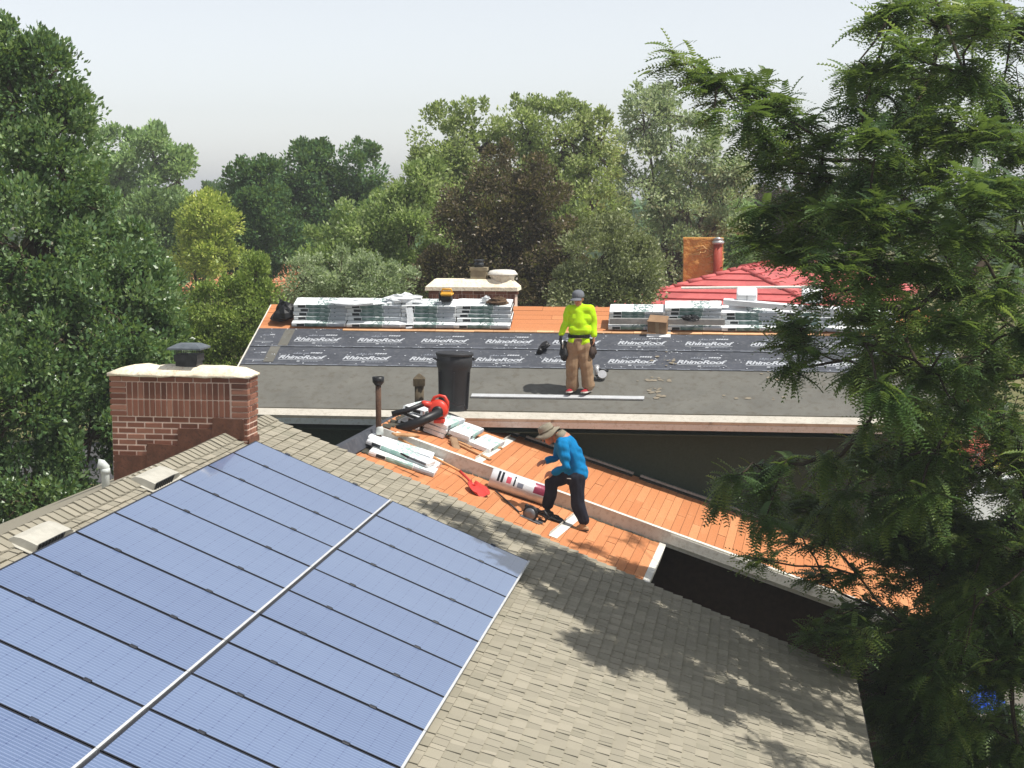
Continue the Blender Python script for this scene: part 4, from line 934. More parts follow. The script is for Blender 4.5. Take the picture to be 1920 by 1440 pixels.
# ---------------- roofer in blue, bent forward, facing left
SB = 131.0
qf = loc(MOB, 1086, 990); foot = np.array(MOB @ Vector((qf[0], qf[1], .0)))
MBm = T(*foot); rgt = -1
def J(px, py, dy=0.0): return Vector(((px - 1086) / SB, dy, (991 - py) / SB))
pb = thing('person', MBm, 'person in bright blue shirt, dark jeans and tan bucket hat bending over the orange roof', 'person')
def roofz(p): return (nO[0] * -(p[0]) + nO[1] * -(p[1])) / nO[2]        # height of plane B relative to the rear foot
NEAR, FARD = -.10, .11
fb_ = J(1022, 0, FARD); fb_.z = roofz(fb_) + .0
body = MB()
hipc = J(1077, 889); shc = J(1055, 824); neck = J(1047, 817); hc = J(1029, 815)
fdir = Vector((-.88, -.10, -.47)); upd = Vector((-.45, 0, .89))
caps(body, [hipc, J(1074, 868), J(1066, 846), shc], [.14, .135, .15, .13], flat=1.0, n=16)
caps(body, [shc, neck, J(1036, 815)], [.075, .062, .058]); MMb = head(body, hc, fdir, upd, 1.0)
eln = J(1061, 870, -.26); wrn = J(1037, 881, -.20); elf = J(1046, 862, .24); wrf = J(1024, 866, .16); shn = J(1053, 829, -.20); shf = J(1050, 829, .20)
caps(body, [shn, eln, wrn], [.055, .042, .028]); caps(body, [shf, elf, wrf], [.055, .042, .028])
hand(body, wrn, J(1026, 884, -.17) - wrn, (-.3, .1, -.9), (0, .75, .6), 1.05, .55); hand(body, wrf, J(1008, 872, .13) - wrf, (-.3, -.1, -.9), (0, .9, .35), 1.05, .35)
kr = J(1082, 941, NEAR); ar = J(1092, 983, NEAR); kf = J(1034, 909, FARD); af = Vector(fb_) + Vector((.035, 0, .10)); hn = J(1080, 893, NEAR); hf = J(1068, 891, FARD)
caps(body, [hn, kr, ar], [.08, .055, .04]); caps(body, [hf, kf, af], [.08, .055, .04])
fuse('body', body, .0085, M_['skin'], pb, MBm, 2); face(MMb @ T(0, 0, 0) if False else MBm @ MMb, pb)
shirt = MB()
caps(shirt, [J(1079, 886), J(1076, 868), J(1068, 848), J(1058, 830)], [.165, .165, .18, .15], n=18)
caps(shirt, [shn + Vector((.02, .10, .0)), shf + Vector((.02, -.10, 0))], [.115, .115]); caps(shirt, [J(1085, 884, -.05), J(1085, 884, .05)], [.14, .14])
caps(shirt, [shn, J(1058, 850, -.25), eln, J(1046, 877, -.22), J(1039, 880.5, -.205)], [.085, .076, .066, .056, .052]); caps(shirt, [shf, elf, J(1034, 864.5, .2), J(1027, 866, .17)], [.085, .066, .055, .050]); caps(shirt, [J(1054, 822), J(1049, 819)], [.085, .07])
fuse('shirt', shirt, .010, cloth('blue_jersey', S(8, 112, 168), S(14, 128, 186)), pb, MBm, 3, .011, 8.0, 3)
obj('shirt_tail', MB().tube([J(1062, 893, -.16), J(1076, 893.5, -.19), J(1092, 887, -.14)], [.012, .016, .012], 8, flat=.5), M_['white_paint'], pb, MBm)
jeans = MB()
caps(jeans, [J(1077, 884), J(1076, 893)], [.155, .15], n=16); caps(jeans, [hn, J(1081, 915, NEAR), kr, J(1088, 960, NEAR), J(1093, 973, NEAR)], [.125, .112, .098, .094, .088]); caps(jeans, [hf, J(1050, 898, FARD), kf, J(1031, 935, FARD), af + Vector((.005, 0, .06))], [.125, .116, .102, .090, .082])
jm = NT('dark_denim'); c_ = jm.ramp(jm.noise(5, 5, .6), [(.3, S(30, 32, 42)), (.7, S(48, 51, 62))]); jm.bump(jm.noise(140, 2, .6), .3, .003)
fuse('jeans', jeans, .010, jm.fin(c_, .9, .1), pb, MBm, 3, .014, 8.0, 8)
def shoe(a, toe, mat, sole, parent, M, sc=1.0, smooth=2):
    a = Vector(a); t_ = Vector(toe); d = (t_ - a); d.z = 0; d.normalize(); h = a - d * .06; s = d.cross(Vector((0, 0, 1))); m = MB(); z = t_.z
    def P(f, sd, zz): q = a + d * f * sc; return Vector((q.x, q.y, 0)) + s * sd + Vector((0, 0, 0))
    base = a + Vector((0, 0, 0)); gz = base.z - .085 * sc
    for f, r, hh in ((-.05, .040, .055), (.0, .042, .075), (.05, .044, .065), (.11, .046, .045), (.165, .040, .035)):
        c = a + d * f * sc; m.ball((c.x, c.y, gz + hh * .55), .045 * sc if f < .1 else .05 * sc, r * sc, hh * sc * .75, 14, 8)
    caps(m, [Vector((a.x, a.y, gz + .05)), Vector((a.x, a.y, gz + .12))], [.045 * sc, .042 * sc])
    o = fuse('shoe', m, .009, mat, parent, M, smooth); c0 = a - d * .085 * sc; pts = []
    for f, w_ in ((-.09, .025), (-.07, .038), (0, .038), (.08, .044), (.15, .047), (.19, .038), (.205, .02)): pts.append((f, w_))
    L_ = [a + d * f * sc + s * w_ * sc for f, w_ in pts]; R_ = [a + d * f * sc - s * w_ * sc for f, w_ in pts][::-1]; ring = L_ + R_; n = len(ring)
    v = [(p.x, p.y, gz) for p in ring] + [(p.x, p.y, gz + .022 * sc) for p in ring]
    obj('sole', MB().add(v, [tuple(range(n - 1, -1, -1)), tuple(range(n, 2 * n))] + [(i, (i + 1) % n, n + (i + 1) % n, n + i) for i in range(n)]), sole, o, M); return o
tanb = vary('tan_leather', S(160, 124, 88), S(186, 150, 112), 9, .7, .3); solm = flat('sole_dark', S(70, 56, 46), .8, .2)
shoe(Vector((ar.x - .005, NEAR, roofz((ar.x, NEAR)) + .085)), (ar.x - .2, NEAR, 0), tanb, solm, pb, MBm); shoe(Vector((af.x, FARD, roofz((af.x, FARD)) + .085)), (af.x - .2, FARD - .02, 0), flat('dark_boot', S(40, 36, 34), .7, .3), solm, pb, MBm)
hat = MB(); HM = frame(hc + upd.normalized() * .055 + Vector((.005, 0, 0)), fdir, fdir.cross(upd).normalized() * -1, upd)
f_ = fdir.normalized(); u_ = upd - f_ * upd.dot(f_); u_.normalize(); HM = frame(hc + u_ * .05, f_, u_.cross(f_), u_)
hat.lathe([(.185, -.035), (.19, -.028), (.15, .0), (.112, .02), (.108, .06), (.098, .105), (.07, .118), (.01, .122)], 28, 0, None, True, 1.05, .92)
v2 = []
for p in hat.v:
    r_ = math.hypot(p[0], p[1]); a_ = math.atan2(p[1], p[0]); v2.append((p[0], p[1], p[2] + (.014 * math.sin(a_ * 3 + 1) + .02 * math.cos(2 * a_)) * max(0, (r_ - .11) / .07) + .004 * math.sin(a_ * 7 + p[2] * 40)))
hat.v = v2; hm_ = cloth('khaki_canvas', S(132, 124, 108), S(150, 142, 126)); obj('bucket_hat', hat, hm_, pb, MBm @ HM)
obj('hat_band', MB().lathe([(.114, .018), (.116, .022), (.1145, .038), (.112, .04)], 28, 0, None, True, 1.05, .92), cloth('hat_band', S(92, 84, 70), S(104, 96, 80)), pb, MBm @ HM)
obj('neck_flap', MB().tube([J(1046, 809), J(1050, 815), J(1054, 821)], [.088, .118, .108], 12, flat=.85), hm_, pb, MBm)
# ---------------- roofer in yellow, standing, facing the camera
SY2 = 112.0
MYm = T(*pY); zc = .0
def K(px, py, dy=0.0): return Vector(((px - 1085) / SY2, dy, (735 - py) / SY2))
py_ = thing('person', MYm, 'person in neon yellow shirt, khaki trousers and grey cap standing on the felted roof', 'person')
def ry(p): return tY * (p[1] * math.cos(aY) + p[0] * math.sin(aY))
body = MB(); fd2 = Vector((-.35, -.92, -.18)); hc2 = K(1083.5, 560, -.03)
hl = K(1075, 648); hr = K(1096, 648); kl = K(1073, 684, -.02); kr2 = K(1098.5, 686, -.03); al = K(1073, 722, .02); ar2 = K(1102.5, 720, -.02)
caps(body, [K(1085.5, 645), K(1085.5, 625), K(1086, 600), K(1086, 585)], [.11, .115, .115, .08], n=16); caps(body, [K(1085.5, 580), K(1084, 570, -.02)], [.065, .06]); MM2 = head(body, hc2, fd2, (0, 0, 1), 1.0)
sl_, sr_ = K(1068.5, 580), K(1104.5, 579); el_, er_ = K(1062, 604, .02), K(1111.5, 604, .02); wl_, wr_ = K(1051.5, 627, -.06), K(1112.5, 630, -.05)
caps(body, [sl_, el_, wl_], [.055, .042, .03]); caps(body, [sr_, er_, wr_], [.055, .042, .03])
hand(body, wr_, (-.05, -.1, -1), (-.6, -.3, -.6), (.2, -1, 0), 1.05, .5)
caps(body, [hl, kl, al], [.085, .06, .045]); caps(body, [hr, kr2, ar2], [.085, .06, .045])
fuse('body', body, .0085, M_['skin'], py_, MYm, 2); face(MYm @ MM2, py_)
glove = MB(); hand(glove, wl_, (-.12, -.15, -1), (.5, -.3, -.7), (.2, -1, .1), 1.2, .6); caps(glove, [wl_ + Vector((.02, .02, .05)), wl_], [.04, .036]); fuse('glove', glove, .008, M_['black'], py_, MYm, 1)
shirt = MB()
caps(shirt, [K(1085, 641), K(1085, 626), K(1086, 604), K(1086, 588)], [.152, .152, .160, .13], flat=.88, n=20, up=(0, 1, 0)); caps(shirt, [K(1076, 640, -.02), K(1095, 640, -.02)], [.108, .108]); caps(shirt, [K(1077, 618, -.03), K(1096, 618, -.03)], [.112, .112]); caps(shirt, [K(1071, 582), K(1102, 581)], [.10, .10]); caps(shirt, [K(1076, 596), K(1097, 596)], [.115, .115]); caps(shirt, [K(1085.5, 580), K(1084.5, 574, -.01)], [.09, .078])
caps(shirt, [sl_, K(1063, 592), el_, K(1055, 616, -.03), K(1052, 625, -.055)], [.084, .073, .064, .057, .053]); caps(shirt, [sr_, K(1109, 591), er_, K(1112, 617, -.01), K(1112.8, 627, -.04)], [.084, .074, .066, .058, .054])
fuse('shirt', shirt, .010, cloth('neon_yellow_jersey', S(178, 224, 24), S(190, 234, 34)), py_, MYm, 4, .009, 9.0, 21)
tr = MB()
caps(tr, [K(1084, 640), K(1085, 650)], [.15, .155], n=18); caps(tr, [K(1079, 648), K(1092, 648)], [.125, .125]); caps(tr, [hl, K(1074, 666), kl, K(1073, 704), K(1073.5, 723, .01)], [.135, .122, .108, .102, .106]); caps(tr, [hr, K(1097, 666, -.01), kr2, K(1101, 704, -.02), K(1103, 721, -.02)], [.135, .122, .110, .106, .108])
fuse('trousers', tr, .010, cloth('khaki_twill', S(138, 114, 90), S(158, 132, 106)), py_, MYm, 3, .014, 8.0, 5)
redm = vary('red_mesh_shoe', S(134, 26, 36), S(164, 40, 50), 20, .7, .3); wsole = flat('white_sole', S(222, 216, 206), .7, .3)
for a_ in (al, ar2):
    b_ = Vector((a_.x, a_.y, ry(a_) + .09)); shoe(b_, b_ + Vector((-.09 if a_ is al else -.12, -.2, 0)), redm, wsole, py_, MYm)
CM = MM2 @ T(0, 0, .045); cap_ = MB().lathe([(.108, -.015), (.111, .0), (.110, .03), (.098, .065), (.072, .090), (.03, .102), (.01, .104)], 24, 0, None, True, 1.04, .92)
gm_ = cloth('grey_cap', S(96, 99, 106), S(116, 119, 126)); cp = obj('cap', cap_, gm_, py_, MYm @ CM)
bv = []; n = 13
for k, (r0, dz) in enumerate(((.098, .0), (.135, -.006), (.168, -.018), (.182, -.028))):
    for i in range(n): a_ = (i / (n - 1) - .5) * 1.9 * (1 - k * .07); bv.append((r0 * math.cos(a_) * 1.03, r0 * math.sin(a_) * .78, dz - .025 * abs(a_) ** 2 * .6))
nb = len(bv); ff = [(k * n + i, k * n + i + 1, (k + 1) * n + i + 1, (k + 1) * n + i) for k in range(3) for i in range(n - 1)]
bv += [(p[0], p[1], p[2] - .005) for p in bv]; ff += [tuple(nb + j for j in f[::-1]) for f in ff]; ff += [(3 * n + i, nb + 3 * n + i, nb + 3 * n + i + 1, 3 * n + i + 1) for i in range(n - 1)]
obj('brim', MB().add(bv, ff, 0, None, True), gm_, cp, MYm @ CM)
obj('hair', MB().ball((-.045, 0, .0), .062, .078, .065, 14, 10), M_['hair'], py_, MYm @ MM2)
belt = MB(); n = 28
for z0, z1, e in ((0, .055, 0),):
    v = []
    for z, s_ in ((0, 1), (.055, 1), (.055, .93), (0, .93)):
        for i in range(n): a_ = 2 * math.pi * i / n; v.append(((.182 * math.cos(a_)) * s_, (.155 * math.sin(a_)) * s_ - .01, z))
    belt.add(v, [(k * n + i, k * n + (i + 1) % n, ((k + 1) % 4) * n + (i + 1) % n, ((k + 1) % 4) * n + i) for k in range(4) for i in range(n)])
obj('tool_belt', belt, flat('black_webbing', S(28, 28, 24), .8, .2), py_, MYm @ T(*K(1085, 632.5)))
for px, py2, s_, m_ in ((1058.5, 658, -1, flat('black_leather', S(26, 26, 28), .6, .3)), (1108, 655, 1, vary('worn_brown_leather', S(44, 34, 30), S(70, 54, 46), 9, .7, .3))):
    p = MB(); caps(p, [(0, 0, .12), (0, 0, .0), (0, 0, -.10)], [.055, .075, .068], n=14); caps(p, [(0, -.03, .02), (0, -.07, -.06)], [.06, .05]); caps(p, [(s_ * .03, 0, .1), (s_ * .05, -.02, -.04)], [.04, .045]); mm = MYm @ T(*K(px, py2, -.03))
    o = fuse('pouch', p, .010, m_, py_, mm, 2, .006, 8, 4); obj('tool_handle', MB().tube([(s_ * .03, -.04, .04), (s_ * .045, -.05, .19)], .014, 8), M_['alu'] if s_ < 0 else M_['black'], o, mm)
# ------------------------------------------------------------------ trees
def leaf_mat(name, cols, trans=.35, rough=.42, spec=.5):
    t = NT(name); at_ = t.node('ShaderNodeAttribute', attribute_name='rnd').outputs['Fac']
    cols = [tuple(v * .72 for v in cols[0][:3]) + (1,)] + cols[1:-1] + [tuple(min(1, v * 1.35) for v in cols[-1][:3]) + (1,)]
    c = t.ramp(at_, [(i / (len(cols) - 1), q) for i, q in enumerate(cols)]); t.fin(c, rough, spec)
    tl = t.node('ShaderNodeBsdfTranslucent'); t.put(tl.inputs['Color'], t.mix(.35, c, (.35, .45, .05, 1), 'MIX'))
    mx = t.node('ShaderNodeMixShader'); mx.inputs[0].default_value = trans; t.t.links.new(t.b.outputs[0], mx.inputs[1]); t.t.links.new(tl.outputs[0], mx.inputs[2]); t.t.links.new(mx.outputs[0], t.out.inputs['Surface'])
    return t.mat
def rotmats(n, dirs, roll):
    z = dirs / np.linalg.norm(dirs, axis=1)[:, None]; a = np.where(np.abs(z[:, 2:3]) < .95, np.array([[0, 0, 1.]]), np.array([[1., 0, 0]]))
    x = np.cross(a, z); x /= np.linalg.norm(x, axis=1)[:, None]; y = np.cross(z, x); c = np.cos(roll)[:, None]; s = np.sin(roll)[:, None]
    return x * c + y * s, y * c - x * s, z
def leaf_cards(P, D, size, rg, rnd, aspect=.55):
    n = len(P); X, Y, Z = rotmats(n, D, rg.uniform(0, 6.28, n)); s = (size * rg.uniform(.6, 1.25, n))[:, None]
    # D = leaf axis; folded diamond: base, left, tip, right
    tip = P + Z * s; m = P + Z * s * .45; fold = Y * s * .12
    V = np.stack([P, m + X * s * aspect * .5 + fold, tip, m - X * s * aspect * .5 + fold], 1).reshape(-1, 3)
    Fc = np.arange(n * 4).reshape(n, 4); return V, Fc, np.repeat(rnd, 4)
def tree(name, base, lobes, nclus, nleaf, size, mat, label, cat='tree', group=None, trunk_r=.18, crad=.42, seed=1, up=.35, shell=.62, aspect=.55, gap=0.0, limbs=7, spikes=True):
    """lobes: list of (centre xyz, radii xyz). Twig clusters sit in the outer part of the lobes, leaves round each cluster."""
    rg = np.random.default_rng(seed); base = np.asarray(base, float); M = T(*base); tr = thing(name, M, label, cat, group)
    vol = np.array([l[1][0] * l[1][1] * l[1][2] for l in lobes]) ** .7; vol /= vol.sum(); cs = []; outs = []
    for k, (c, r) in enumerate(lobes):
        n = max(3, int(nclus * vol[k])); d = rg.normal(0, 1, (n, 3)); d /= np.linalg.norm(d, axis=1)[:, None]; rr = rg.uniform(shell, 1.0, n) ** .6; rr[rg.random(n) < .15] *= .6
        cs.append(np.asarray(c) + d * rr[:, None] * np.asarray(r)); outs.append(d)
    nb_ = sum(len(q) for q in cs)
    if spikes:                     # upright leafy shoots that break the outline
        for c, r in lobes:
            for k in range(5):
                ox = rg.uniform(-.85, .85); b0 = np.asarray(c) + np.array([ox * r[0], rg.uniform(-.5, .3) * r[1], r[2] * math.sqrt(max(.05, 1 - ox * ox)) * .95]); hgt = min(r[2] * rg.uniform(.12, .34), 1.0)
                cs.append(np.stack([b0 + np.array([rg.normal(0, .05), 0, hgt * q]) for q in (.2, .6, 1.0)])); outs.append(np.tile(np.array([[0, 0, 1.]]), (3, 1)))
    cs = np.concatenate(cs); outs = np.concatenate(outs); nc = len(cs); cz = np.ones(nc); cz[nb_:] = .42; per = np.maximum(6, (nleaf / nb_ * rg.uniform(.5, 1.5, nc) * cz ** 1.8).astype(int))
    crnd = rg.uniform(0, 1, nc); idx = np.repeat(np.arange(nc), per); n = len(idx)
    d = rg.normal(0, 1, (n, 3)); d /= np.linalg.norm(d, axis=1)[:, None]; rr = rg.uniform(0, 1, n) ** .45; cr = (crad * rg.uniform(.6, 1.35, nc) * cz)[idx][:, None]
    P = cs[idx] + d * rr[:, None] * cr * np.array([1, 1, .8]); D = d * .8 + outs[idx] * .5 + rg.normal(0, .5, (n, 3)) + np.array([0, 0, up])
    rnd = np.clip(crnd[idx] * .35 + rg.uniform(-.05, .72, n), 0, 1)
    V, Fc, R_ = leaf_cards(P - base, D, size, rg, rnd, aspect); place(bpy.data.objects.new('crown', nmesh('crown', V, Fc, mat, R_)), tr, M)
    tb = MB(); cen = np.mean([l[0] for l in lobes], 0) - base; top = max(l[0][2] + l[1][2] * .5 for l in lobes) - base[2]
    pts = [(0, 0, -.2), (cen[0] * .2 + .05, cen[1] * .2, top * .2), (cen[0] * .6, cen[1] * .6, top * .38), (cen[0] * .95, cen[1] * .95, top * .55), (cen[0] * 1.05, cen[1], top * .7)]
    tb.tube(pts, [trunk_r * 1.25, trunk_r, trunk_r * .75, trunk_r * .45, trunk_r * .15], 9)
    sel = rg.choice(nc, min(nc, limbs * 6), replace=False)
    for k, (c, r) in enumerate(lobes):
        a = np.array(pts[2]) + (np.array(pts[3]) - np.array(pts[2])) * rg.uniform(-.3, 1); b = np.asarray(c) - base; m_ = (a + b) / 2 + np.array([0, 0, .1 * r[2]]); tb.tube([a, m_, b], [trunk_r * .5, trunk_r * .35, trunk_r * .15], 7)
        near = np.argsort(((cs - np.asarray(c)) ** 2).sum(1))[::3][:limbs * 2]
        for j in near: e = cs[j] - base; tb.tube([b, (b + e) / 2 + rg.normal(0, .08, 3), e], [trunk_r * .16, trunk_r * .1, trunk_r * .04], 5, cap=False)
    obj('trunk', tb, M_['bark'], tr, M); return tr
def lob(px, py, Z, rx, ry, dr=None):       # lobe from its place and size in the frame
    k = Z / F; rx *= k; ry *= k; return (at(px, py, Z), (rx, dr if dr else max(rx, ry) * .9, ry))
def ground(px, Z): p = at(px, 700, Z); return (p[0], p[1], 0.0)
g1 = leaf_mat('ash_leaf', [S(62, 94, 54), S(82, 116, 66), S(104, 136, 82), S(144, 164, 118)], .40, .36, .7)
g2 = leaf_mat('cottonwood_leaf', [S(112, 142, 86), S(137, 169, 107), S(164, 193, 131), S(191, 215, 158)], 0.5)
g3 = leaf_mat('dark_oak_leaf', [S(59, 91, 55), S(72, 107, 64), S(90, 125, 75), S(107, 140, 90)], 0.4)
g4 = leaf_mat('olive_cottonwood_leaf', [S(128, 150, 86), S(148, 168, 102), S(168, 182, 122), S(194, 202, 154)], 0.55)
g5 = leaf_mat('bronze_leaf', [S(60, 50, 40), S(78, 68, 50), S(100, 88, 64), S(132, 116, 88)], .25)
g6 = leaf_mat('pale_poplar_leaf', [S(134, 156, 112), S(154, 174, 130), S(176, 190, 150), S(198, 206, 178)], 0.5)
g7 = leaf_mat('purple_plum_leaf', [S(49, 41, 46), S(63, 52, 56), S(81, 66, 68), S(101, 84, 84)], .2)
g8 = leaf_mat('yellow_green_leaf', [S(137, 162, 74), S(163, 183, 84), S(185, 198, 99), S(213, 216, 121)], .45)
g9 = leaf_mat('juniper_leaf', [S(105, 132, 61), S(129, 156, 74), S(153, 173, 89), S(180, 193, 111)], .35)
g10 = leaf_mat('red_shrub_leaf', [S(183, 87, 84), S(223, 114, 107), S(254, 146, 131), S(255, 170, 147)], .35)
g11 = leaf_mat('yellow_shrub_leaf', [S(195, 183, 56), S(241, 218, 68), S(255, 244, 84), S(157, 166, 61)], .4)
# big ash behind the solar house
lb = [lob(30, 190, 28, 110, 130), lob(75, 170, 27, 60, 80), lob(10, 110, 27, 50, 60), lob(120, 240, 27, 55, 70), lob(130, 370, 27, 75, 80), lob(-60, 200, 28, 90, 120), lob(240, 520, 27, 70, 90), lob(290, 590, 27, 50, 80), lob(300, 680, 27, 45, 80), lob(-120, 300, 28, 150, 200), lob(85, 300, 27, 100, 95), lob(40, 470, 26.5, 150, 130), lob(185, 480, 27, 90, 100), lob(-90, 560, 26, 130, 180), lob(235, 620, 26.5, 95, 120), lob(120, 650, 26, 120, 120), lob(25, 760, 25.5, 120, 130), lob(170, 820, 26.2, 110, 120), lob(-80, 850, 26, 130, 150), lob(75, 930, 25.5, 110, 110), lob(255, 760, 27, 70, 110), lob(20, 1080, 26, 150, 130), lob(190, 1000, 27, 120, 100)]
tree('ash_tree', ground(40, 27.5), lb, 620, 132000, .098, g1, 'large glossy green ash tree rising behind the brick chimney', trunk_r=.2, crad=.36, seed=3, shell=.5)
# small tops that break the ash outline
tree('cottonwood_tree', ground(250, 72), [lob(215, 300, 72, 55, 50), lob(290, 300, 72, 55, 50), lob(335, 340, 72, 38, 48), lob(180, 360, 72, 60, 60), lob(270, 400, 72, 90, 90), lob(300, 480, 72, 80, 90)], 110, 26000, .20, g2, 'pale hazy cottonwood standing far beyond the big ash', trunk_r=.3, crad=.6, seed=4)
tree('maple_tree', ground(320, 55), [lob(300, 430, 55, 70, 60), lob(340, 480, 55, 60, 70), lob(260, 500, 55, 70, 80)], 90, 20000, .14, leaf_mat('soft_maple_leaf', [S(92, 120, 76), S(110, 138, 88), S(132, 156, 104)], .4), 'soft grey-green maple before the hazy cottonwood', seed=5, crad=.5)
tree('locust_tree', ground(392, 50), [lob(390, 420, 50, 42, 48), lob(400, 480, 50, 38, 45), lob(360, 470, 50, 30, 40)], 50, 12000, .12, g8, 'yellow-green tree just above the far orange roof', seed=6, crad=.4)
tree('oak_tree', ground(495, 56), [lob(480, 380, 56, 62, 66), lob(510, 440, 56, 60, 70), lob(465, 470, 56, 50, 60), lob(500, 355, 56, 30, 42)], 130, 26000, .14, g3, 'dark round oak left of the taller twin-topped oak', seed=7, crad=.45)
tree('oak_tree', ground(605, 60), [lob(580, 335, 60, 62, 60), lob(665, 335, 60, 45, 62), lob(560, 420, 60, 66, 80), lob(640, 420, 60, 66, 80), lob(600, 300, 60, 35, 26)], 150, 30000, .15, g3, 'tall dark oak with two crowns beside the olive cottonwood', seed=8, crad=.45)
tree('spruce_tree', ground(405, 110), [lob(405, 400, 110, 26, 50), lob(440, 410, 110, 26, 45)], 40, 7000, .22, g3, 'dark distant spruce in the haze under the skyline', seed=9, crad=.6)
tree('cottonwood_tree', ground(960, 48), [lob(830, 290, 48, 62, 75), lob(900, 280, 48, 60, 70), lob(985, 260, 48, 58, 65), lob(1060, 265, 48, 60, 65), lob(1110, 280, 48, 40, 62), lob(800, 380, 48, 66, 80), lob(900, 400, 48, 90, 90), lob(1010, 380, 48, 90, 90), lob(1110, 400, 48, 70, 90), lob(960, 500, 48, 160, 70)], 300, 60000, .125, g4, 'broad olive-green cottonwood towering over the roofer in yellow', trunk_r=.35, seed=10, crad=.42, shell=.55)
tree('ash_tree', ground(700, 42), [lob(700, 440, 42, 72, 70), lob(640, 480, 42, 70, 62), lob(770, 440, 42, 66, 80), lob(740, 520, 42, 90, 60), lob(610, 520, 42, 60, 46), lob(800, 360, 42, 40, 50)], 150, 32000, .11, leaf_mat('light_ash_leaf', [S(116, 146, 82), S(134, 160, 94), S(156, 176, 112), S(186, 196, 146)], 0.55), 'light green ash spreading in front of the olive cottonwood', seed=11, crad=.4)
tree('shrub', ground(640, 36), [lob(640, 520, 36, 50, 42), lob(690, 530, 36, 50, 40), lob(740, 540, 36, 46, 36)], 50, 9000, .075, g6, 'grey-green shrub behind the bundles near the black bag', 'shrub', seed=12, crad=.28, trunk_r=.06)
tree('crabapple_tree', ground(940, 38), [lob(960, 360, 38, 80, 78), lob(900, 430, 38, 80, 80), lob(1010, 420, 38, 80, 85), lob(870, 500, 38, 70, 60), lob(960, 500, 38, 100, 70), lob(1040, 500, 38, 60, 60), lob(820, 530, 38, 50, 40)], 200, 42000, .085, g5, 'dark bronze crabapple right behind the re-roofed ridge', seed=13, crad=.33)
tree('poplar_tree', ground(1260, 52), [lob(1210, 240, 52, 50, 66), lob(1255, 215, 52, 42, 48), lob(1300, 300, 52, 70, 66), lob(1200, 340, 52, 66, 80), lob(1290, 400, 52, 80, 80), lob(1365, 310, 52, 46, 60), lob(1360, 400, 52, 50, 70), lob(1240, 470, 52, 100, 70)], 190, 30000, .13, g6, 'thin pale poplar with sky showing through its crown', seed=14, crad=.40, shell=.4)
tree('shrub', ground(1150, 36), [lob(1130, 480, 36, 66, 66), lob(1200, 510, 36, 50, 52), lob(1100, 540, 36, 60, 42), lob(1160, 545, 36, 60, 40)], 110, 20000, .08, leaf_mat('olive_shrub_leaf', [S(98, 108, 68), S(118, 128, 84), S(140, 148, 104), S(168, 172, 132)], .3), 'dense olive shrub between the roofer in yellow and the wrapped chimney', 'shrub', seed=15, crad=.32, trunk_r=.08)
tree('poplar_tree', ground(1330, 58), [lob(1330, 420, 58, 50, 60), lob(1390, 450, 58, 40, 60), lob(1340, 500, 58, 60, 60)], 70, 14000, .13, g2, 'green poplar behind the ochre wrapped chimney', seed=16, crad=.45)
tree('plum_tree', ground(1450, 60), [lob(1430, 420, 60, 62, 56), lob(1500, 420, 60, 66, 60), lob(1450, 480, 60, 70, 50), lob(1570, 430, 60, 60, 60)], 130, 26000, .13, g7, 'dark purple-leaved plum above the red tiled roof', seed=17, crad=.42)
tree('juniper_tree', ground(440, 33), [lob(400, 610, 33, 48, 66), lob(455, 590, 33, 46, 70), lob(480, 540, 33, 30, 50), lob(430, 670, 33, 66, 60), lob(370, 680, 33, 50, 60), lob(500, 580, 33, 24, 40), lob(330, 640, 33, 50, 70)], 150, 34000, .07, g9, 'yellow-green juniper beside the left rake of the felted roof', seed=18, crad=.26, trunk_r=.12, up=.7)
tree('shrub', ground(565, 36), [lob(565, 530, 36, 34, 40), lob(600, 540, 36, 22, 30)], 24, 2600, .06, g6, 'sparse twiggy shrub behind the black plastic bag', 'shrub', seed=19, crad=.25, trunk_r=.10, limbs=10)
tree('shrub', (at(1835, 830, 50)[0], at(1835, 830, 50)[1], 0), [(at(1820, 815, 50), (.9, .9, .7)), (at(1850, 845, 50), (.9, .9, .6)), (at(1800, 800, 51), (.8, .8, .6))], 50, 9000, .09, g10, 'rose-red leaved shrub in the side yard seen past the wall corner', 'shrub', seed=20, crad=.3, trunk_r=.06)
tree('shrub', (at(1905, 950, 43)[0], at(1905, 950, 43)[1], 0), [(at(1900, 950, 43), (.8, .8, .7)), (at(1915, 880, 43), (.7, .7, .8))], 40, 7000, .08, g11, 'yellow flowering shrub beside the white parked car', 'shrub', seed=22, crad=.28, trunk_r=.05)
tree('shrub', (at(1900, 1170, 33)[0], at(1900, 1170, 33)[1], 0), [(at(1895, 1160, 33), (.5, .5, .45)), (at(1915, 1140, 33), (.5, .5, .4))], 24, 4000, .07, g11, 'low yellow shrub at the edge of the concrete drive', 'shrub', seed=23, crad=.24, trunk_r=.04)
# far wood along the skyline, one hazy mass
rg = np.random.default_rng(40); P = []; cc = []
for k in range(240):
    Z = rg.uniform(120, 330); px = rg.uniform(-700, 2700); h = rg.uniform(5.5, 9.5); c = at(px, 500, Z); c[2] = h * .55; n = 120; d = rg.normal(0, 1, (n, 3)); d /= np.linalg.norm(d, axis=1)[:, None]
    P.append(c + d * np.array([h * .5, h * .5, h * .45]) * rg.uniform(.6, 1, n)[:, None]); cc.append(np.full(n, rg.uniform(0, 1)))
P = np.concatenate(P); V, Fc, R_ = leaf_cards(P, rg.normal(0, 1, P.shape) + np.array([0, 0, .4]), 1.5, rg, np.concatenate(cc), .8)
tag(place(bpy.data.objects.new('far_wood', nmesh('far_wood', V, Fc, g3, R_))), 'distant hazy belt of trees along the skyline', 'trees', kind='stuff')

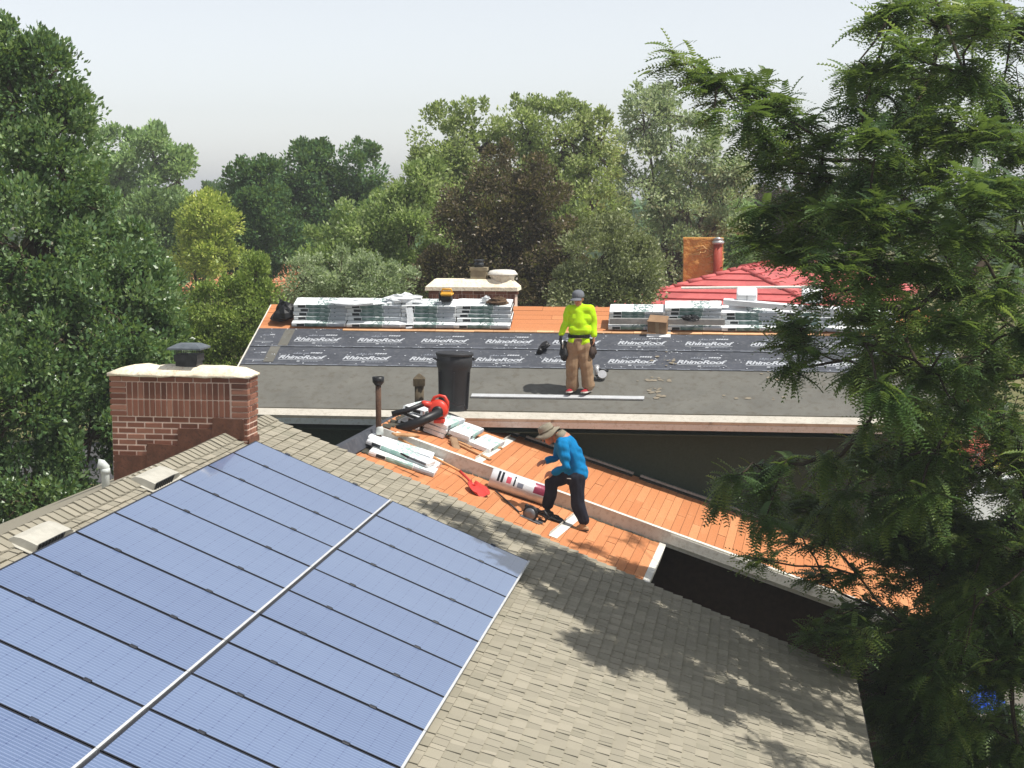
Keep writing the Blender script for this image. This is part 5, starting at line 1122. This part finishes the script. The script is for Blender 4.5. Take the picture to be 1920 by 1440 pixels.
# ------------------------------------------------------------------ honey locust in front on the right
gl = leaf_mat('locust_leaflet', [S(58, 86, 48), S(74, 104, 56), S(94, 122, 64), S(134, 148, 78)], .45, .42, .5)
rg = np.random.default_rng(50)
sprays = [  # place in the frame, size, how dense
 (1262, 112, 34, .7), (1310, 135, 36, .8), (1355, 160, 42, 1), (1410, 175, 46, 1), (1460, 195, 46, 1), (1500, 225, 46, 1), (1400, 225, 36, .8), (1440, 255, 42, 1), (1340, 205, 24, .5), (1545, 265, 44, .9), (1500, 290, 44, 1), (1450, 310, 36, .8),
 (1610, 115, 40, .8), (1655, 45, 34, .7), (1690, 20, 42, .9), (1700, 95, 50, 1), (1650, 160, 50, 1), (1760, 50, 60, 1), (1840, 40, 70, 1), (1905, 60, 60, 1), (1740, 150, 66, 1.1), (1690, 220, 62, 1.1), (1620, 200, 36, .7), (1810, 140, 70, 1), (1880, 170, 66, 1), (1770, 240, 66, 1.1), (1850, 260, 66, 1.1), (1910, 280, 60, 1),
 (1645, 270, 42, .9), (1610, 320, 52, 1), (1560, 345, 46, 1), (1500, 370, 50, 1), (1450, 395, 36, .9), (1680, 320, 62, 1.1), (1750, 330, 66, 1.1), (1830, 350, 70, 1.1), (1905, 370, 60, 1), (1600, 400, 56, 1), (1540, 420, 50, 1), (1660, 410, 66, 1.1), (1740, 420, 70, 1.1), (1820, 440, 70, 1.1), (1900, 460, 66, 1.1),
 (1480, 440, 40, .9), (1430, 455, 34, .8), (1500, 490, 50, 1), (1570, 490, 56, 1), (1640, 500, 66, 1.1), (1720, 510, 70, 1.1), (1800, 530, 70, 1.1), (1880, 550, 66, 1), (1560, 545, 50, .9), (1630, 570, 60, 1), (1700, 590, 66, 1), (1780, 610, 70, 1.1), (1860, 630, 70, 1), (1910, 620, 50, 1),
 (1500, 612, 30, .6), (1490, 645, 42, 1), (1530, 660, 26, .6), (1500, 690, 22, .7), (1620, 640, 36, .7), (1620, 690, 44, 1), (1650, 735, 50, 1), (1690, 670, 56, 1), (1740, 700, 56, .9), (1720, 760, 46, .8), (1800, 690, 60, 1), (1870, 710, 60, 1), (1790, 760, 40, .7), (1630, 790, 24, .5), (1880, 790, 46, .7),
 (1355, 905, 24, .5), (1385, 890, 26, .6), (1430, 880, 34, .7), (1480, 870, 36, .6), (1560, 865, 50, .9), (1620, 850, 54, 1), (1690, 850, 60, 1), (1750, 850, 44, .8), (1450, 930, 50, .9), (1510, 940, 56, 1), (1580, 940, 60, 1.1), (1650, 930, 66, 1.1), (1720, 930, 60, 1), (1790, 930, 36, .5), (1430, 975, 30, .7), (1500, 1000, 44, .9), (1560, 1010, 44, .9), (1640, 1010, 50, .9), (1700, 1010, 50, .9), (1348, 935, 20, .6), (1780, 1010, 46, .8), (1850, 1020, 50, .8), (1905, 1040, 46, .8), (1840, 880, 26, .4),
 (1430, 1050, 24, .7), (1545, 1085, 30, .8), (1610, 1080, 40, .7), (1680, 1090, 44, .8), (1750, 1090, 50, .9), (1820, 1090, 50, .9), (1890, 1100, 50, .9), (1640, 1140, 50, .9), (1580, 1150, 44, .9), (1530, 1190, 30, .6), (1610, 1200, 56, 1), (1690, 1180, 60, 1), (1760, 1170, 60, 1), (1830, 1170, 56, .9), (1900, 1190, 50, .9), (1600, 1270, 46, .8), (1670, 1260, 60, 1), (1740, 1260, 60, 1), (1800, 1250, 36, .6), (1890, 1270, 50, .8), (1650, 1330, 50, .9), (1720, 1340, 60, 1), (1790, 1350, 56, .9), (1860, 1360, 56, .9), (1910, 1400, 50, .8), (1680, 1410, 56, .9), (1760, 1420, 60, .9), (1840, 1430, 50, .8), (1640, 1440, 40, .8)]
S_ = []
for (px, py, r, dn) in sprays:
    Z = (rg.uniform(15.2, 18.6) if px > 1560 else rg.uniform(16.6, 18.4)) if py < 780 else (rg.uniform(18.2, 20.4) if py < 1000 else rg.uniform(19.4, 21.0))
    S_.append((at(px, py, Z), r * Z / F, dn))
    if px > 1590 and py < 760: Z = rg.uniform(18.6, 21.0); S_.append((at(px + rg.uniform(-15, 40), py + rg.uniform(-25, 25), Z), r * Z / F, dn * .75))
    if px > 1700 and py >= 760: Z = rg.uniform(20.0, 22.0); S_.append((at(px + rg.uniform(-30, 40), py + rg.uniform(-30, 30), Z), r * Z / F, dn * .8))
for k in range(105):          # shaded lower right, leaving a few peepholes
    px, py = rg.uniform(1690, 1935), rg.uniform(770, 1445)
    if min(math.hypot(px - 1850, py - 945) / 52, math.hypot(px - 1835, py - 830) / 48, math.hypot(px - 1842, py - 1308) / 52) < 1: continue
    Z = rg.uniform(19.6, 21.8); S_.append((at(px, py, Z), rg.uniform(40, 58) * Z / F, 1.05))
for k in range(120):          # the rest of the crown, out of the frame and on the shaded far side
    p = np.array([rg.uniform(4.3, 11.0), rg.uniform(17.0, 23.0), rg.uniform(3.2, 12.6)]); 
    q = p - CAM; z = q @ FWD; px = 960 + F * (q @ RT) / z; py = 720 - F * (q @ UPV) / z
    d = math.hypot((p[0] - 7) / 4.2, (p[1] - 19) / 3.6)
    if d < 1 and px > 1700 - (0 if py < 700 else -80): S_.append((p, rg.uniform(.3, .5), .36))
for k in range(170):          # unseen crown sprays, added out of frame to shade the solar house roof
    p = np.array([rg.uniform(5.0, 9.0), rg.uniform(14.2, 18.5), rg.uniform(4.4, 8.8)]); q = p - CAM; z = q @ FWD; px = 960 + F * (q @ RT) / z
    if px > 1990 and math.hypot((p[0] - 7) / 2.6, (p[1] - 16.8) / 3.6) < 1: S_.append((p, rg.uniform(.35, .55), .45))
LB = np.array([6.6, 19.6, 0.0]); ML_ = T(*LB); lt = thing('honey_locust_tree', ML_, 'tall honey locust with fine feathery leaves overhanging the shingle roof', 'tree')
# frond template: leaflets along a drooping rachis
def frond(np_=8):
    V = []
    for i in range(np_):
        t_ = .12 + .88 * i / (np_ - 1); x = t_; z = -.42 * t_ * t_; l = .185 * (1 - .35 * abs(t_ - .45) * 1.6); w_ = .039
        for s in (-1, 1):
            b = np.array([x, 0, z]); tp = b + np.array([.05, s * l, -.03]); sd = np.array([w_, 0, .0])
            V += [b - sd, tp - sd * .6, tp + sd * .6 + np.array([.01, 0, 0]), b + sd]
    return np.array(V)
FT = frond(); PP = []; DD = []; RR = []; tw = MB()
hub = np.array([(6.4, 19.3, 2.6), (6.2, 19.0, 4.6), (6.1, 18.6, 6.4), (6.0, 18.2, 8.2), (5.9, 18.0, 10.0), (5.8, 17.8, 11.8)])
CC = np.array([q[0] for q in S_]); hd = np.linalg.norm(CC[:, None, :2] - hub[None, :, :2], axis=2).min(1) + .15 * np.abs(CC[:, 2] - 7); order_ = np.argsort(hd)
done = []; par = {}; plen = {}
for i in order_:
    ch_ = np.linalg.norm((hub - CC[i]) * np.array([1, 1, 1.3]), axis=1); best = (ch_.min() + .25, ('h', int(ch_.argmin())), ch_.min())
    for j in done:
        dj = np.linalg.norm(CC[i] - CC[j]); 
        if dj + .35 * plen[j] < best[0]: best = (dj + .35 * plen[j], ('s', j), dj + plen[j])
    par[i] = best[1]; plen[i] = best[2]; done.append(i)
desc = {i: 1 for i in done}
for i in reversed(done):
    if par[i][0] == 's': desc[par[i][1]] += desc[i]
for i in done:
    (c, r, dn) = S_[i]; c = np.asarray(c); nT = max(4, int(11 * dn)); h = hub[par[i][1]] if par[i][0] == 'h' else CC[par[i][1]]
    dirb = unit(c - h); r0 = .005 + .0062 * math.sqrt(desc[i]); bend = rg.normal(0, .06, 3) * np.linalg.norm(c - h)
    tw.tube([h - LB, h * .66 + c * .34 + bend + np.array([0, 0, .06]) - LB, h * .33 + c * .67 + bend * .6 - LB, c - LB], [r0 * 1.25, r0 * 1.1, r0, r0 * .8], 6, cap=False); crv = rg.uniform(0, 1)
    for k in range(nT):
        d = unit(dirb * .55 + rg.normal(0, .75, 3) * np.array([1, 1, .36])); L = r * rg.uniform(.6, 1.1); s0 = c + rg.normal(0, r * .28, 3) - d * L * .4
        ts = np.linspace(0, 1, 5); cur = s0 + d * L * ts[:, None] * 1.3 + np.array([0, 0, -1]) * (L * .35 * ts ** 2)[:, None]; tw.tube(list(cur - LB), [.006, .005, .004, .003, .002], 4, cap=False)
        nf = int(18 * dn * rg.uniform(.7, 1.3))
        for m_ in range(nf):
            t_ = rg.uniform(.05, 1); p = s0 + d * L * t_ * 1.3 + np.array([0, 0, -L * .35 * t_ * t_]); fd_ = unit(d * .6 + rg.normal(0, .7, 3) * np.array([1, 1, .35]) + np.array([0, 0, -.05])); PP.append(p); DD.append(fd_); RR.append(np.clip(crv * .5 + rg.uniform(0, .5), 0, 1))
PP = np.array(PP) - LB; DD = np.array(DD); n = len(PP)
side = np.cross(np.array([0, 0, 1.]), DD); side /= np.linalg.norm(side, axis=1)[:, None] + 1e-9; upn = np.cross(DD, side); ro = rg.normal(0, .28, n); cs_, sn_ = np.cos(ro)[:, None], np.sin(ro)[:, None]; s2 = side * cs_ + upn * sn_; u2 = upn * cs_ - side * sn_
sc_ = rg.uniform(.18, .30, n)
V = PP[:, None, :] + sc_[:, None, None] * (FT[None, :, 0:1] * DD[:, None, :] + FT[None, :, 1:2] * s2[:, None, :] + FT[None, :, 2:3] * u2[:, None, :])
Fc = np.arange(n * len(FT)).reshape(-1, 4)
place(bpy.data.objects.new('crown', nmesh('crown', V.reshape(-1, 3), Fc, gl, np.repeat(np.array(RR), len(FT)))), lt, ML_)
tw.tube([(0, 0, -.2), (-.05, 0, 1.2), (-.2, -.3, 2.6), (-.4, -.6, 4.6), (-.5, -1.0, 6.4), (-.6, -1.4, 8.2), (-.7, -1.6, 10), (-.8, -1.8, 11.8)], [.24, .19, .17, .14, .11, .08, .05, .02], 12)
obj('trunk', tw, vary('dark_locust_bark', S(52, 46, 40), S(74, 66, 56), 12, .95, .1, bump=.9, bscale=25, bd=.02), lt, ML_)
print('fronds', n, 'tris', n * len(FT) // 2)
# ------------------------------------------------------------------ neighbouring houses and things in the yard
M_['redtile'] = vary('red_coated_tile', S(178, 88, 88), S(194, 102, 99), 5, .7, .25, pieces=True, amt=.12, bump=.3, bscale=60)
M_['ochre'] = vary('ochre_plastic_wrap', S(186, 128, 58), S(204, 146, 74), 3, .4, .4, bump=1.0, bscale=5, bd=.08)
M_['redpipe'] = vary('red_oxide_pipe', S(150, 58, 42), S(170, 74, 54), 6, .6, .3)
M_['terracotta'] = vary('faded_orange_tile', S(176, 116, 84), S(196, 134, 100), 3, .8, .2, pieces=True, amt=.1)
def tiled_face(parent, A, B, C_, D, courses, mat, width=.9, lip=.05, name='tile'):
    """A,B eave left/right, D,C ridge left/right: rows of tile panels, each row lapping the one below"""
    A, B, C_, D = (Vector(q) for q in (A, B, C_, D)); nrm = (B - A).cross(D - A).normalized(); nrm = nrm if nrm.z > 0 else -nrm
    for k in range(courses):
        f0, f1 = k / courses, (k + 1.08) / courses; f1 = min(f1, 1); a, b = A.lerp(D, f0), B.lerp(C_, f0); c, d = B.lerp(C_, f1), A.lerp(D, f1); L = (b - a).length; n = max(1, round(L / width)); off = (k % 2) * .5
        xs = sorted({0.0, 1.0, *[min(1, max(0, (i + off) / n)) for i in range(n + 1)]})
        for x0, x1 in zip(xs, xs[1:]):
            if x1 - x0 < .01: continue
            p = [a.lerp(b, x0), a.lerp(b, x1), d.lerp(c, x1), d.lerp(c, x0)]; o = p[0]; h = lip + random.uniform(0, .008)
            v = [p[0] - o + nrm * h, p[1] - o + nrm * h, p[2] - o + nrm * .012, p[3] - o + nrm * .012, p[0] - o, p[1] - o, p[2] - o, p[3] - o]
            obj(name, MB().add(v, [(0, 1, 2, 3), (7, 6, 5, 4), (0, 4, 5, 1), (1, 5, 6, 2), (2, 6, 7, 3), (3, 7, 4, 0)]), mat, parent, T(*o))
def hip_house(label, apex, az, ridge_len, half, pitch, courses, tile, wallm, width):
    dr = Vector((math.sin(rad(az)), math.cos(rad(az)), 0)); rt = Vector((math.cos(rad(az)), -math.sin(rad(az)), 0)); A = Vector(apex); E = A + dr * ridge_len; dz = Vector((0, 0, half * pitch))
    c0, c1, c2, c3 = A - dr * half - rt * half - dz, A - dr * half + rt * half - dz, E + dr * half + rt * half - dz, E + dr * half - rt * half - dz
    M = Matrix.Translation((A.x, A.y, 0)); h = thing('house', M, label, 'house'); lo = lambda p: (p.x - A.x, p.y - A.y, p.z)
    rf = obj('roof', MB().add([lo(q) for q in (c0, c1, c2, c3, A, E)] + [(lo(q)[0], lo(q)[1], q.z - .15) for q in (c0, c1, c2, c3)], [(0, 1, 4), (1, 2, 5, 4), (2, 3, 5), (3, 0, 4, 5), (0, 6, 7, 1), (1, 7, 8, 2), (2, 8, 9, 3), (3, 9, 6, 0), (9, 8, 7, 6)]), tile, h, M)
    tiled_face(rf, c0, c1, A, A, courses, tile, width); tiled_face(rf, c1, c2, E, A, courses, tile, width); tiled_face(rf, c3, c0, A, E, courses, tile, width)
    for p, q in ((c0, A), (c1, A), (A, E)):
        n = max(3, int((q - p).length / .42))
        for i in range(n):
            a = p.lerp(q, i / n); b = p.lerp(q, (i + 1.12) / n); obj('hip_cap', MB().tube([(0, 0, .05), b - a + Vector((0, 0, .015))], [.115, .095], 8, flat=.6), tile, rf, T(*a))
    i_ = .5; w0, w1, w2, w3 = (q for q in (c0 + (dr + rt) * i_, c1 + (dr - rt) * i_, c2 - (dr + rt) * i_, c3 + (rt - dr) * i_)); zt = c0.z - .05
    obj('wall', MB().add([(lo(q)[0], lo(q)[1], 0) for q in (w0, w1, w2, w3)] + [(lo(q)[0], lo(q)[1], zt) for q in (w0, w1, w2, w3)], [(0, 1, 5, 4), (1, 2, 6, 5), (2, 3, 7, 6), (3, 0, 4, 7)]), wallm, h, M)
    gl_ = flat('window_glass', S(40, 46, 54), .1, .6)
    fm = frame((w0 + w1) / 2 * 1.0, rt, dr, (0, 0, 1))
    for s in (-1, 1):
        Mw = fm @ T(s * half * .45, -.03, 1.6 - fm.col[3][2]); wn = obj('window', MB().box(-.55, .55, 0, .02, -.5, .5), gl_, h, Mw); obj('frame', MB().box(-.6, .6, -.02, .0, .5, .56).box(-.6, .6, -.02, 0, -.56, -.5).box(-.6, -.55, -.02, 0, -.5, .5).box(.55, .6, -.02, 0, -.5, .5).box(-.02, .02, -.02, 0, -.5, .5), M_['white_paint'], wn, Mw)
    return h, c0, c1, c2, rf
random.seed(3)
ax = at(1392, 504, 45)
hr_, c0, c1, c2, rf = hip_house('house with bright red tiled hip roof and ochre wrapped chimney', ax, 21.5, 7.5, 3.3, .31, 7, M_['redtile'], M_['wall_tan'], 1.1)
# wrapped chimney on the far side of the red roof
cb = at(1318, 486, 46.5); Mc = T(cb[0], cb[1], cb[2]) @ RZ(-6); r_ = MB(); rgc = random.Random(2); nx, nz = 9, 9
for s, (ux, uy) in enumerate((((1, 0), (0, -1)), ((0, 1), (1, 0)), ((-1, 0), (0, 1)), ((0, -1), (-1, 0)))):
    v = []
    for j in range(nz):
        for i in range(nx):
            a_ = (i / (nx - 1) - .5); z = -1.6 + 2.17 * j / (nz - 1); e = 0 if i in (0, nx - 1) else rgc.uniform(-.03, .03); v.append((ux[0] * a_ * 1.08 + uy[0] * (.54 + e), ux[1] * a_ * 1.08 + uy[1] * (.54 + e), z))
    r_.add(v, [(j * nx + i, j * nx + i + 1, (j + 1) * nx + i + 1, (j + 1) * nx + i) for j in range(nz - 1) for i in range(nx - 1)], 0, None, True)
r_.box(-.56, .56, -.56, .56, .55, .60); chm = obj('chimney', r_, M_['ochre'], hr_, Mc)
tp = MB(); rgc = random.Random(6)
for k in range(9):
    z = rgc.uniform(-.4, .5); x = rgc.uniform(-.45, .2); tp.tube([(x, -.575, z), (x + rgc.uniform(.1, .3), -.58, z + rgc.uniform(-.2, .2)), (x + rgc.uniform(.3, .5), -.575, z + rgc.uniform(-.3, .3))], .012, 5)
obj('wrap_fold_glint', tp, vary('wrap_highlight', S(196, 152, 92), S(210, 168, 108), 4, .3, .5), chm, Mc)  # paler fold ridges, the wrap's highlights painted in as colour
fp_ = obj('flue_pipe', MB().tube([(.40, -.66, -1.2), (.40, -.66, .44)], .12, 14), M_['redpipe'], hr_, Mc); obj('pipe_cap', MB().lathe([(.13, .44), (.17, .46), (.17, .52), (.13, .54), (.13, .58), (.16, .59), (.02, .64)], 14, 0, T(.40, -.66, 0)), M_['alu'], fp_, Mc)
# dark gable dormer on the red roof
gd = at(1488, 512, 49); Mg = T(*gd) @ RZ(-21); dm_ = MB().add([(-.55, 0, -.5), (.5, 0, -.5), (.5, 0, .05), (.1, 0, .38), (-.55, 0, .2), (-.55, 2, -.5), (.5, 2, -.5), (.5, 2, .05), (.1, 2, .38), (-.55, 2, .2)], [(0, 1, 2, 3, 4), (1, 6, 7, 2), (2, 7, 8, 3), (3, 8, 9, 4), (4, 9, 5, 0), (9, 8, 7, 6, 5)])
dmo = obj('dormer', dm_, vary('maroon_cladding', S(62, 40, 44), S(78, 52, 54), 8, .8, .2), hr_, Mg)
for k in range(3): obj('siding_board', MB().box(-.52, .47, -.02, -.002, -.45 + k * .19, -.29 + k * .19), vary('maroon_board', S(66, 42, 46), S(80, 54, 56), 8, .8, .2) if k == 0 else bpy.data.materials['maroon_board'], dmo, Mg)
obj('barge', MB().tube([(-.7, -.05, .16), (.1, -.05, .42), (.62, -.05, -.02)], .035, 6), M_['alu'], dmo, Mg)
for k in range(2): tag(obj('pole', MB().tube([(0, 0, 0), (.5, .1, .55)], .015, 6), M_['alu'], None, T(*at(1440 + k * 14, 500 - k * 4, 47.5))), 'thin bare metal pole over the red roof, %s the dark dormer' % ('farther from' if k == 0 else 'nearer to'), 'pole', 'poles on the red roof')
# far house with orange roof among the trees
hip_house('far house with faded orange roof half hidden among trees', at(430, 470, 66), 78, 3.0, 3.2, .42, 6, M_['terracotta'], M_['wall_tan'], 1.2)
# parked car
def car():
    p = at(1868, 955, 42.5); M = T(p[0], p[1], 0) @ RZ(8); wp = NT('white_car_paint'); wp.put(wp.b.inputs['Coat Weight'], .6); wm = wp.fin(S(222, 224, 226), .35, .5); gl_ = flat('car_glass', S(24, 28, 32), .08, .6)
    t = thing('car', M, 'white parked car glimpsed through the locust branches', 'car')
    pr = [(-2.15, .35), (-2.2, .62), (-2.1, .86), (-1.2, .98), (-.55, 1.42), (.75, 1.46), (1.45, 1.02), (2.05, .94), (2.2, .7), (2.18, .36)]; n = len(pr); v = []
    for y, k in ((-.86, .97), (-.80, 1.0), (.80, 1.0), (.86, .97)): v += [(x, y * (1 - .16 * max(0, (z - .95) / .5)), .35 + (z - .35) * k) for x, z in pr]
    f = [tuple(range(n - 1, -1, -1)), tuple(range(3 * n, 4 * n))] + [(q * n + i, q * n + (i + 1) % n, (q + 1) * n + (i + 1) % n, (q + 1) * n + i) for q in range(3) for i in range(n)]
    obj('body', MB().add(v, f), wm, t, M)
    for s in (-1, 1):
        obj('side_window', MB().add([(-.95, s * .80, 1.04), (1.2, s * .80, 1.04), (.68, s * .735, 1.38), (-.5, s * .735, 1.36)], [(0, 1, 2, 3)]).add([(-.95, s * .845, 1.03), (1.2, s * .845, 1.03), (.68, s * .775, 1.385), (-.5, s * .775, 1.365)], [(0, 1, 2, 3)]), gl_, t, M); obj('headlight', MB().bbox(-2.19, -2.1, s * .6 - .16, s * .6 + .16, .66, .8, .02), M_['alu'], t, M); obj('taillight', MB().bbox(2.1, 2.2, s * .62 - .14, s * .62 + .14, .72, .88, .02), M_['redpipe'], t, M); 
        for x in (-1.35, 1.35):
            wq = obj('wheel', MB().lathe([(.2, -.1), (.31, -.1), (.33, -.06), (.33, .06), (.31, .1), (.2, .1)], 20, 0, RX(90)), M_['black'], t, M @ T(x, s * .78, .33)); obj('rim', MB().lathe([(.02, -.09), (.2, -.102), (.2, .102), (.02, .09)], 14, 0, RX(90)), M_['alu'], wq, M @ T(x, s * .78, .33))
    obj('windscreen', MB().add([(-1.16, -.72, 1.02), (-1.16, .72, 1.02), (-.6, .64, 1.405), (-.6, -.64, 1.405)], [(0, 1, 2, 3)], 0, T(-.02, 0, .02)), gl_, t, M); obj('rear_window', MB().add([(1.42, -.72, 1.06), (1.42, .72, 1.06), (.82, .64, 1.44), (.82, -.64, 1.44)], [(3, 2, 1, 0)], 0, T(.02, 0, .02)), gl_, t, M)
car()
crumple('tarp_pile', T(*(at(1845, 1310, 27.5)[:2]), 0), .34, .3, .42, vary('blue_tarp', S(28, 70, 160), S(44, 92, 190), 4, .35, .4), 'bright blue tarp draped over a low pile in the shaded side yard', 'tarp', 90, 24, 14)
